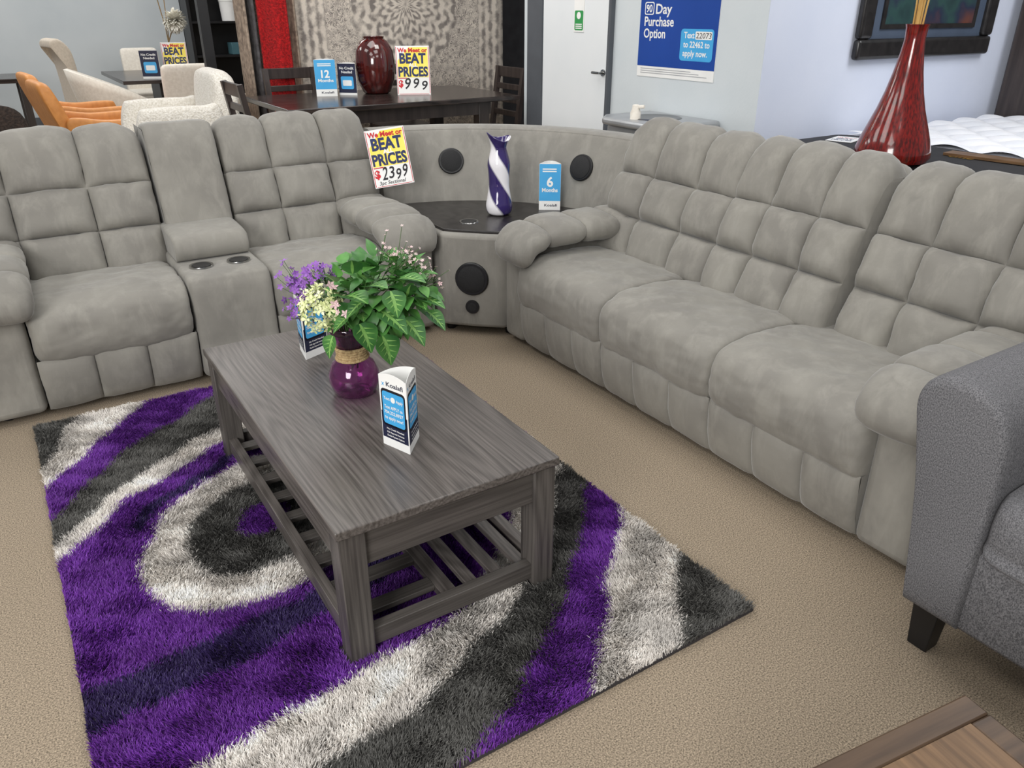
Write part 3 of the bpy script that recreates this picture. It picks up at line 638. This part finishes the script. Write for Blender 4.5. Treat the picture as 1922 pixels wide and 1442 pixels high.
for (a,b,c,dx,dz,L,W) in ((.03,-.13,.21,.5,.15,.09,.042),(.12,-.14,.17,.9,-.35,.1,.048),(.09,-.13,.235,.5,.3,.085,.036),(.0,-.13,.25,-.3,.6,.065,.03),(.06,-.14,.13,.5,-.7,.085,.042),(.18,-.1,.13,.8,-.6,.095,.044),(-.02,-.13,.09,-.4,-1,.065,.032),(.17,-.07,.24,.9,.25,.085,.036),(.12,-.13,.09,.5,-1.0,.085,.044),(.22,-.05,.18,1,-.05,.085,.036),(.05,-.12,.27,.1,.8,.07,.03),(.08,-.14,.2,-.6,-.3,.07,.033),(.15,-.12,.22,.3,-.6,.075,.037),(.03,-.14,.15,-.7,-.4,.06,.028),(.19,-.09,.19,.2,.9,.07,.03),(.24,-.04,.13,.9,-.5,.075,.034)):
    leaf(lf,rel(a,b,c),RT*dx+UP*dz-AW*.45,L,W,0,2,.25)
for k in range(14):
    e=cen+rnd(.05); st.tube([rnd(.008)+UP*-.06,e*.4+UP*.02,e],[.003,.0025,.0015],5)
lf.obj('leaves',[LEAF,LEAFM,LEAFL],FL,smooth=50,recalc=False); st.obj('stems',STEM,FL,smooth=60)
def sprig(name,label,mats,tips,n,spread,r):
    o=spray(name,label,'flowers'); s=MB(); b=MB()
    for tip in tips:
        s.tube([UP*-.05,tip*.35+UP*.03,tip],[.0028,.002,.0012],5)
        for q in range(n):
            p=tip+Vector((random.gauss(0,spread),random.gauss(0,spread),random.gauss(0,spread))); blossom(b,p,(p-tip)+UP*.01-AW*.02+rnd(.01),r*random.uniform(.7,1.2),q%len(mats))
            s.tube([tip*.85,p],.0008,4)
    s.obj('stems',STEM,o,smooth=60); b.obj('blossoms',mats,o,recalc=False)
sprig('purple_flower_sprig','purple artificial blossoms on the left side of the bouquet',[PURF],[rel(-.11,-.03,.22),rel(-.15,-.02,.19),rel(-.08,-.03,.25),rel(-.16,0,.23),rel(-.125,-.02,.17),rel(-.15,-.03,.12),rel(-.06,-.02,.24)],13,.018,.0125)
sprig('pink_flower_sprig','dusty pink fine blossoms at the upper right of the bouquet',[PNKF,PINK2],[rel(.15,.02,.28),rel(.2,.01,.27),rel(.12,.02,.3),rel(.26,0,.22),rel(.18,-.02,.29),rel(.23,-.03,.26)],17,.021,.007)
sprig('blush_flower_sprig','few small blush pink flowers at the front of the bouquet',[PINK2],[rel(.0,-.15,.19),rel(-.01,-.14,.24),rel(.02,-.15,.16)],2,.006,.014)
HY=spray('hydrangea_stem','cream green hydrangea head at the left front of the bouquet','flowers')
b=MB(); hc=rel(-.055,-.08,.155)
for k in range(130):
    d=rnd().normalized(); q=random.uniform(.8,1.12); blossom(b,hc+Vector((d.x*.057*q,d.y*.055*q,d.z*.064*q)),d+rnd(.3),random.uniform(.014,.02),k%2,4)
b.obj('flower_head',[CRMF,CRMF],HY,recalc=False)
b=MB(); b.tube([UP*-.05,hc*.4+UP*.03,hc],.0035,6); b.obj('stem',STEM,HY,smooth=60)
# ------------------------------------------------------------------ right background
def P_(u,v): return onx(u,v,XW-.004)
yl,yr=P_(1195,142).y,P_(1338,155).y; zb=(P_(1195,142).z+P_(1338,155).z)/2; W_=yl-yr
ps=MB().box((XW-.004,yr,zb),(XW-.001,yl,zb+.95)); po_=ps.obj('wall_poster',WHITE); tag(po_,'blue finance poster about a 90 day purchase option on the grey wall','poster')
t=MB(); O=(XW-.0046,yl,zb); O2=(XW-.0052,yl,zb); O3=(XW-.0058,yl,zb)
t.rect(O,XD,ZD,0,W_,.06,.95,0)
t.rrect(O2,XD,ZD,W_*.06,W_*.185,.345,.415,.012,1); t.rrect(O3,XD,ZD,W_*.07,W_*.175,.351,.409,.01,0); t.text('90',(XW-.0062,yl,zb),XD,ZD,W_*.122,.36,.04,W_*.08,1)
t.text('Day',O2,XD,ZD,W_*.21,.352,.052,W_*.21,1,align='l'); t.text('Purchase',O2,XD,ZD,W_*.065,.285,.05,W_*.39,1,align='l'); t.text('Option',O2,XD,ZD,W_*.065,.22,.05,W_*.29,1,align='l')
t.rrect(O2,XD,ZD,W_*.56,W_*.96,.105,.275,.02,2); t.text('Text',O3,XD,ZD,W_*.6,.226,.032,W_*.13,1,align='l'); t.rrect(O3,XD,ZD,W_*.74,W_*.94,.22,.262,.006,1); t.text('22073',(XW-.0064,yl,zb),XD,ZD,W_*.84,.227,.028,W_*.18,3,bold=False,shear=.1)
t.text('to 22462 to',O3,XD,ZD,W_*.6,.177,.032,W_*.32,1,align='l'); t.text('apply now.',O3,XD,ZD,W_*.6,.13,.032,W_*.3,1,align='l')
for k in range(3): t.rect(O2,XD,ZD,W_*.05,W_*(.92-.1*k),.02+.012*k,.024+.012*k,4)
t.obj('lettering',[POSTER,WHITE,SKY,INK,GREYP],po_,recalc=False)
A,B=ony(1600,118,YW-.03),ony(1848,97,YW-.03); z0=(A.z+B.z)/2
FR=thing('framed_picture','black framed abstract picture high on the wall beside the bed','picture',(A.x,YW-.005,z0))
fw=B.x-A.x; fh=1.05
m=MB()
for a,b in (((0,-.05,0),(fw,0,.11)),((0,-.05,fh-.11),(fw,0,fh)),((0,-.05,.11),(.11,0,fh-.11)),((fw-.11,-.05,.11),(fw,0,fh-.11))): m.box(a,b)
m.obj('frame',FRAMEB,FR,bevel=.02,seg=3)
MB().box((.1,-.02,.1),(fw-.1,-.004,fh-.1)).obj('mat_board',mat('slate_mat_board',C(74,86,104),rough=.5),FR)
m=MB(); 
for a,b in (((.2,-.03,.16),(fw-.2,-.021,.185)),((.2,-.03,fh-.2),(fw-.2,-.021,fh-.17)),((.2,-.03,.185),(.23,-.021,fh-.2)),((fw-.23,-.03,.185),(fw-.2,-.021,fh-.2))): m.box(a,b)
m.obj('inner_fillet',FRAMEB,FR)
MB().box((.23,-.025,.185),(fw-.23,-.021,fh-.2)).obj('print',ABST,FR)
# drinking fountain
FT=thing('drinking_fountain','stainless steel drinking fountain on the wall behind the corner console','drinking fountain',(XW-.016,3.55,0))
m=MB(); m.box((-.4,-.23,.0),(0,.23,.885)); m.obj('cabinet',mat('fountain_panel',C(170,172,174),C(158,160,163),rough=.4,metal=.3),FT,bevel=.02)
m=MB(); m.prism([(0,-.3),(0,.3),(-.36,.3),(-.46,.2),(-.46,-.2),(-.36,-.3)],.885,.925); m.obj('basin',BRUSH,FT,bevel=.015,seg=3)
m=MB(); m.lathe([(.15,.926),(.14,.93),(.12,.9275),(.02,.927)],(-.22,0,0),28); m.obj('drain_bowl',mat('steel_dark',C(120,120,122),rough=.3,metal=1),FT,smooth=40)
m=MB(); m.lathe([(.03,.925),(.03,.96),(.022,.98),(.02,1.0),(.012,1.005)],(-.36,.02,0),18); m.tube([(-.36,.02,.99),(-.34,-.03,.995)],.01); m.obj('spout',CREAM,FT,smooth=40)
# bed
BZ=.84
BD=thing('display_bed','white quilted mattress with black foot panel behind the long sofa','bed',(XW,1.45,0))
MB().box((.05,.05,.0),(2.2,1.45,.42)).obj('box_base',mat('black_base_fabric',C(34,33,35),rough=.9),BD,bevel=.02)
s=MB(); loft_x(s,[(.0,.43),(-.01,.6),(.0,.8),(.06,.83),(.4,.832),(1.0,.832),(1.45,.83),(1.5,.8),(1.51,.6),(1.5,.43),(.7,.42)],.62,2.3,p=20); s.obj('mattress',QUILT,BD,smooth=50)
qx=np.linspace(.69,2.27,100); qy=np.linspace(.03,1.47,100)
s=MB(); s.grid([[(x,y,.832+.026*abs(math.sin((x+y)*11)*math.sin((x-y)*11))**.6) for y in qy] for x in qx]); s.obj('quilted_top',QUILT,BD,smooth=70)
s=MB(); loft_x(s,[(-.002,.43),(-.012,.6),(-.002,.802),(.06,.841),(.4,.843),(1.0,.844),(1.45,.841),(1.502,.802),(1.512,.6),(1.502,.43),(.7,.418)],.03,.68,p=20); s.obj('foot_panel',mat('black_foot_fabric',C(30,29,31),C(38,37,39),rough=.7),BD,smooth=50)
c=onz(1800,297,.845); s=MB(); s.text('cme',(c.x-XW,c.y-1.45,.8465),(0,-1,0),(1,0,0),0,0,.06,.12,0); s.obj('gold_lettering',GOLD,BD)
s=MB(); s.disc((c.x-XW+.1,c.y-1.45,.846),(0,0,1),.025,.0008); s.obj('gold_emblem',GOLD,BD)
MB().box((2.3,0,.0),(2.4,1.5,1.75)).obj('headboard',ESPC,BD,bevel=.02)
for (u,v_,lx,ly,rz,lab,mts) in ((1585,262,.2,.14,.3,'paper price leaflet lying flat on the black foot of the bed',WHITE),(1862,300,.1,.42,.1,'brown sample board lying on the foot of the bed',BROWNW)):
    c=onz(u,v_,.846); m=MB().box((-lx/2,-ly/2,0),(lx/2,ly/2,.012 if lx==.1 else .002)); o=m.obj('paper_leaflet' if lx>.1 else 'sample_board',mts); o.location=(c.x,c.y,.8465); o.rotation_euler=(0,0,rz); tag(o,lab,'leaflet' if lx>.1 else 'board')
    if lx>.1:
        t=MB(); t.text('We Meet or',(0,0,.0026),(0,-1,0),(1,0,0),0,.04,.02,.11,0); t.text('BEAT',(0,0,.0026),(0,-1,0),(1,0,0),0,-.01,.03,.09,1); t.text('PRICES',(0,0,.0026),(0,-1,0),(1,0,0),0,-.06,.03,.11,1); t.obj('lettering',[RED,NAVY],o,recalc=False)
c=onz(1670,303,.845)
TV=tag(MB().lathe([(.10,0),(.155,.008),(.168,.03),(.165,.06),(.15,.11),(.128,.17),(.104,.235),(.082,.31),(.064,.39),(.05,.47),(.043,.53),(.046,.575),(.05,.59),(.044,.588),(.03,.53)],n=40).obj('tall_vase',REDV,smooth=50),'tall red lacquered teardrop vase standing on the foot of the bed','vase'); TV.location=(c.x,c.y,.846)
m=MB()
for k in range(20):
    a=random.random()*6.28; r=random.random()*.024; m.tube([(r*math.cos(a)*.7,r*math.sin(a)*.7,0),(r*math.cos(a),r*math.sin(a),.2),(r*math.cos(a)*2.2,r*math.sin(a)*2.2,.62)],.0045,6)
o=tag(m.obj('bamboo_sticks',BAMB,smooth=60),'bundle of tan bamboo sticks standing in the tall red vase','decor'); o.location=(c.x,c.y,.846+.46)
# ------------------------------------------------------------------ dining set
DT=thing('dining_table','espresso counter height dining table in front of the hanging rugs','dining table',(2.5,5.72,0))
MB().box((-.88,-.52,.875),(.9,.5,.91)).obj('tabletop',ESP,DT,bevel=.006)
MB().box((-.68,-.42,.78),(.7,.4,.875)).obj('apron',ESPC,DT)
for x in (-.62,.64):
    for y in (-.38,.36): MB().box((x-.045,y-.045,0),(x+.045,y+.045,.875)).obj('leg',ESPC,DT,bevel=.005)
LC=thing('dining_chair','dark ladder back chair at the left end of the espresso dining table','chair',(1.6,5.45,0),PI/2,'dark dining chairs')
MB().box((-.21,-.2,.58),(.21,.2,.62)).obj('seat',ESPC,LC,bevel=.01)
for sx in (-1,1):
    MB().beam((sx*.19,-.17,0),(sx*.19,-.17,.58),.04,.04).obj('leg',ESPC,LC)
    m=MB(); m.beam((sx*.19,.18,0),(sx*.19,.18,.6),.04,.04); m.beam((sx*.19,.18,.59),(sx*.19,.25,1.07),.04,.035); m.obj('leg',ESPC,LC)
m=MB()
for z,hh in ((.72,.045),(.82,.045),(.92,.045),(1.03,.08)): m.beam((-.19,.18+(z-.6)*.15,z),(.19,.18+(z-.6)*.15,z),.02,hh)
m.obj('backrest',ESPC,LC,bevel=.004)
m=MB(); m.box((-.19,-.18,.2),(.19,-.15,.23)); m.obj('stretcher',ESPC,LC)
dup(LC,(3.42,5.75,0),-PI/2,'dark ladder back chair at the right end of the espresso dining table')
dup(LC,(2.1,6.35,0),PI*0,'dark ladder back chair behind the table near the red hanging rug')
dup(LC,(2.95,6.35,0),PI*0,'dark ladder back chair behind the table near the oxblood vase')
def tp(u,v): q=onz(u,v,.91); return (q.x,q.y,.9105)
toC=math.atan2(-.92,-.4)
trifold('blue trifold leaflet reading 12 Months on the dining table',tp(614,180),toC+.1,.15,.25,'months','12')
trifold('navy trifold leaflet about no credit needed on the dining table',tp(658,178),toC-.35,.14,.22,'credit')
price_sign('yellow price sign reading 999 on the dining table',tp(778,178),-.42,-.1,.25,.34,'999')
o=tag(MB().lathe([(.085,0),(.105,.012),(.14,.1),(.15,.2),(.14,.3),(.105,.365),(.075,.385),(.08,.4),(.07,.4),(.06,.38)],n=36).obj('oxblood_vase',BROWNV,smooth=50),'rounded glossy oxblood vase on the dining table','vase'); o.location=tp(708,175)
# hanging rugs
def hang(name,label,u0,u1,Y,zb,m_,y2=None,wave=.0):
    A=ony(u0,90,Y); B=ony(u1,90,y2 or Y); n=30; cx,cy=(A.x+B.x)/2,(A.y+B.y)/2; g=[]
    for k in range(n+1):
        t=k/n; x=A.x+(B.x-A.x)*t-cx; y=A.y+(B.y-A.y)*t-cy+wave*math.sin(t*9); g.append([(x,y,z) for z in np.linspace(zb,2.9,6)])
    mb=MB(); mb.grid(np.array(g)-np.array([0,0,1.65])); o=mb.obj(name,m_,smooth=60,solid=.02); o.location=(cx,cy,1.65); return tag(o,label,'rug','rugs on the hanging rack')
hang('hanging_rug','large faded grey oriental rug hanging behind the dining table',556,942,6.95,.45,ORI,wave=.006)
hang('hanging_rug','red shag rug hanging at the left of the oriental rug',490,548,6.78,.35,REDRUG,6.62,.03)
hang('hanging_rug','ivory shag rug hanging between the red rug and the slate rug',480,498,7.0,.4,RUGW,6.86,.01)
hang('hanging_rug','slate grey rug edge hanging in the rug rack',469,482,7.0,.4,RUGG,6.8)
hang('hanging_rug','beige patterned rug at the far left of the rug rack',453,471,7.1,.4,RUGB,6.85)
hang('hanging_rug','tan patterned rug between the red rug and the oriental rug',543,562,6.93,.4,RUGB,6.8)
RK=thing('rug_rack','black steel rack carrying the hanging rugs','rack',(3,7.2,0))
m=MB(); m.box((-1.4,-.75,2.901),(1.5,.08,2.95)); m.obj('rail',BLACK,RK)
for x in (-1.35,1.45): MB().box((x-.04,0,0),(x+.04,.08,2.9)).obj('post',BLACK,RK)
# ------------------------------------------------------------------ left background
c=ony(425,60,12.7)
BS=thing('doorway','black open case standing in for a dark doorway in the far back wall','doorway',(c.x,12.95,0))  # black case stands in for the dark inside of a doorway
m=MB(); m.box((-.5,-.25,0),(-.46,.2,2.6)); m.box((.5,-.25,0),(.54,.2,2.6)); m.box((-.5,.16,0),(.54,.2,2.6)); m.box((-.5,-.25,2.56),(.54,.2,2.6)); m.obj('case',BLACK,BS)
for z in (.4,.85,1.3,1.75): MB().box((-.46,-.24,z),(.5,.16,z+.03)).obj('shelf',BLACK,BS)
o=tag(MB().lathe([(.12,0),(.135,.25),(.14,.255),(.14,.28),(.02,.285)],n=24).obj('paint_bucket',WHITE,smooth=40),'white lidded bucket on a shelf in the dark doorway','bucket'); o.location=(c.x+.12,12.83,1.331)
o=tag(MB().box((-.1,-.12,0),(.1,.12,.16)).obj('storage_box',mat('teal_box',C(70,110,120),rough=.6),bevel=.006),'small teal box on the shelf below the bucket','box'); o.location=(c.x+.15,12.83,.881)
D2=thing('dining_table','dark dining table among white chairs by the far back wall','dining table',(1.95,11.1,0))
MB().box((-.6,-.9,.72),(.6,.9,.76)).obj('tabletop',ESP,D2,bevel=.005)
m=MB(); m.box((-.3,-.55,0),(.3,.55,.06)); m.box((-.12,-.3,.06),(.12,.3,.72)); m.obj('pedestal',ESPC,D2,bevel=.01)
PC=thing('parsons_chair','cream upholstered chair at the near end of the dark far table','chair',(1.75,9.0,0),PI,'cream upholstered chairs')
s=MB(); loft_x(s,[(-.24,.36),(-.26,.42),(-.24,.47),(-.1,.485),(.2,.48),(.24,.42),(.22,.36),(0,.35)],-.24,.24,p=10); s.obj('seat',CREAM,PC,smooth=50)
s=MB(); loft_x(s,[(.18,.4),(.19,.7),(.22,.95),(.26,1.0),(.31,.97),(.29,.7),(.27,.4),(.23,.37)],-.24,.24,p=12); s.obj('backrest',CREAM,PC,smooth=50)
for x in (-.19,.19):
    for y in (-.19,.21): MB().hexa([(x-.014,y-.014,0),(x+.014,y-.014,0),(x+.014,y+.014,0),(x-.014,y+.014,0),(x-.022,y-.022,.36),(x+.022,y-.022,.36),(x+.022,y+.022,.36),(x-.022,y+.022,.36)]).obj('leg',ESPC,PC)
dup(PC,(1.95,12.4,0),0,'cream upholstered chair at the far end of the dark far table')
dup(PC,(2.85,10.9,0),-PI/2,'cream upholstered chair on the right side of the dark far table')
SC=thing('scroll_back_chair','tall beige chair with rolled over back near the far left wall','chair',(1.12,11.0,0),PI*.55)
s=MB(); loft_x(s,[(-.25,.36),(-.27,.43),(-.24,.49),(0,.5),(.22,.49),(.24,.42),(.2,.36)],-.25,.25,p=10); s.obj('seat',BEIGE,SC,smooth=50)
s=MB(); loft_x(s,[(.18,.4),(.18,.7),(.2,1.0),(.24,1.12),(.32,1.19),(.4,1.17),(.41,1.1),(.34,1.08),(.3,.9),(.28,.6),(.27,.4)],-.25,.25,p=14); s.obj('backrest',BEIGE,SC,smooth=50)
for x in (-.2,.2):
    for y in (-.2,.2): MB().box((x-.02,y-.02,0),(x+.02,y+.02,.36)).obj('leg',ESPC,SC)
BK=thing('bucket_chair','white curved bucket chair beside the dark far table','chair',(1.22,9.9,0),PI*.5)
P=[]
for a in np.linspace(-2.2,2.2,26):
    hh=.5+.42*max(0,math.cos(a/2.0))**1.6; P.append([(.34*math.sin(a)*(1+.1*t),.34*math.cos(a)*(1+.35*t),.36+(hh-.36)*t+.0) for t in np.linspace(0,1,6)])
s=MB(); s.grid(P); s.obj('shell',CREAM,BK,smooth=60,solid=.04)
s=MB(); s.lathe([(.3,.34),(.33,.38),(.33,.44),(.28,.47),(.02,.48)],n=28); s.obj('seat',CREAM,BK,smooth=50)
for a in (.8,2.35,3.9,5.5): 
    m=MB(); m.tube([(.22*math.cos(a),.22*math.sin(a),.35),(.27*math.cos(a),.27*math.sin(a),0)],[.022,.012],8); m.obj('leg',ESPC,BK,smooth=60)
BO=thing('boucle_armchair','fluffy white boucle armchair behind the grey loveseat','armchair',(1.22,6.6,0),-PI/2)
s=MB(); loft_x(s,[(-.36,.2),(-.38,.35),(-.35,.46),(-.1,.48),(.2,.47),(.24,.3),(.2,.18),(-.1,.16)],-.3,.3,p=9); s.obj('seat',BOUC,BO,smooth=50)
s=MB(); loft_x(s,[(.18,.2),(.17,.6),(.2,1.0),(.25,1.08),(.34,1.07),(.38,.95),(.36,.5),(.32,.2)],-.36,.36,p=6); s.obj('backrest',BOUC,BO,smooth=50)
for sx in (-1,1):
    s=MB(); loft_x(s,[(-.36,.2),(-.38,.6),(-.34,.82),(-.25,.86),(.1,.86),(.22,.84),(.24,.5),(.2,.2)],min(sx*.28,sx*.4),max(sx*.28,sx*.4),p=5); s.obj('armrest',BOUC,BO,smooth=50)
for x in (-.28,.28):
    for y in (-.28,.26): MB().lathe([(.018,0),(.026,.2)],(x,y,0),12).obj('leg',ESPC,BO,smooth=50)
OC=thing('orange_armchair','orange leather armchair nearer the shaggy brown chair','armchair',(.78,7.75,0),PI/2+.1,'orange armchairs')
s=MB(); loft_x(s,[(-.34,.3),(-.36,.4),(-.33,.47),(0,.48),(.22,.46),(.25,.36),(.2,.28)],-.27,.27,p=9); s.obj('seat',ORANGE,OC,smooth=50)
s=MB(); loft_x(s,[(.17,.32),(.24,.6),(.34,.9),(.39,.97),(.45,.95),(.42,.8),(.32,.5),(.26,.3)],-.3,.3,p=9); s.obj('backrest',ORANGE,OC,smooth=50)
for sx in (-1,1):
    s=MB(); loft_x(s,[(-.33,.3),(-.37,.5),(-.36,.63),(-.3,.67),(0,.67),(.28,.7),(.3,.55),(.2,.3)],min(sx*.26,sx*.36),max(sx*.26,sx*.36),p=5); s.obj('armrest',ORANGE,OC,smooth=50)
    for y in (-.3,.22): MB().lathe([(.015,0),(.024,.3)],(sx*.26,y,0),12).obj('leg',ESPC,OC,smooth=50)
dup(OC,(.76,8.75,0),PI/2+.1,'orange leather armchair further from the shaggy brown chair')
FC_=thing('shaggy_armchair','dark brown shaggy fur armchair at the left edge behind the loveseat','armchair',(-.14,6.6,0),PI)
s=MB(); loft_x(s,[(-.3,.12),(-.34,.3),(-.3,.42),(0,.44),(.25,.42),(.26,.2),(0,.1)],-.33,.33,p=6); s.obj('seat',FUR,FC_,smooth=60)
s=MB(); loft_x(s,[(.17,.15),(.18,.6),(.23,.88),(.3,.93),(.36,.88),(.36,.4),(.3,.12)],-.35,.35,p=5); s.obj('backrest',FUR,FC_,smooth=60)
for x in (-.25,.25):
    for y in (-.22,.22): MB().lathe([(.018,0),(.025,.16)],(x,y,0),10).obj('leg',ESPC,FC_,smooth=50)
D3=thing('side_table','dark wooden table at the far left edge beside the beige scroll chair','table',(-.3,11.9,0))
MB().box((-.8,-.5,.7),(.8,.5,.75)).obj('tabletop',ESP,D3,bevel=.005)
for x in (-.72,.72):
    for y in (-.42,.42): MB().box((x-.04,y-.04,0),(x+.04,y+.04,.7)).obj('leg',ESPC,D3)
price_sign('yellow price sign on the dark table by the far wall',(2.0,10.5,.7605),-.3,-.1,.28,.38,'2199')
trifold('blue trifold leaflet on the dark table by the far wall',(1.72,10.45,.7605),toC,.2,.3,'credit')
GV=tag(MB().lathe([(.001,.005),(.06,0),(.065,.02),(.05,.15),(.045,.32),(.05,.34)],n=24,caps=False).obj('glass_vase',GLASS,smooth=50,solid=.004),'clear glass vase on the dark table by the far wall','vase'); GV.location=(2.05,11.0,.761)
FS=thing('white_flower_stem','tall stems with a white dahlia in the clear glass vase','flowers',(2.05,11.0,.78))
m=MB(); m.tube([(0,0,0),(.01,0,.35),(.1,-.02,.56)],.007,6); m.tube([(.01,0,0),(.0,0,.5),(-.06,.02,1.0)],.007,6); m.tube([(-.01,0,0),(.02,0,.5),(.05,.02,1.05)],.006,6); m.obj('stems',mat('dry_stem',C(150,126,90),rough=.8),FS,smooth=60)
m=MB(); hc=Vector((.1,-.06,.58))
for k in range(220):
    d=rnd().normalized(); d.y=-abs(d.y) if random.random()<.7 else d.y; leaf(m,hc+d*.03,d,.12,.03,0,None,.2)
m.obj('flower_head',WHTF,FS,recalc=False,smooth=60)
# ------------------------------------------------------------------ light
w_=bpy.data.worlds.new('world'); scene.world=w_; w_.use_nodes=True
w_.node_tree.nodes['Background'].inputs[0].default_value=(.96,.98,1,1); w_.node_tree.nodes['Background'].inputs[1].default_value=.27
def area(name,loc,target,size,power,col=(1,1,1)):
    l=bpy.data.lights.new(name,'AREA'); l.size=size; l.energy=power; l.color=col
    o=bpy.data.objects.new(name,l); COL.objects.link(o); o.location=loc; o.rotation_euler=(Vector(target)-Vector(loc)).to_track_quat('-Z','Y').to_euler()
for x in (-.5,1.8):
    for y in (.5,2.8,5.3,8.5,11.5): area('ceiling_lamp',(x,y,3.1),(x,y,0),1.3,24 if y<6 else 36,(1,.98,.95))
area('bed_fill',(4.6,1.2,3.0),(4.6,2.8,.9),1.3,44,(.97,.98,1))  # fill light added to brighten the bed and the picture wall
area('hanging_rug_fill',(2.6,4.6,3.0),(3.0,6.9,1.2),.8,20,(1,.97,.92))  # extra light added to lift the hanging rugs
area('front_window',(-3.4,-1.4,2.5),(1.5,2.6,.4),2.2,245,(1,.99,.97))
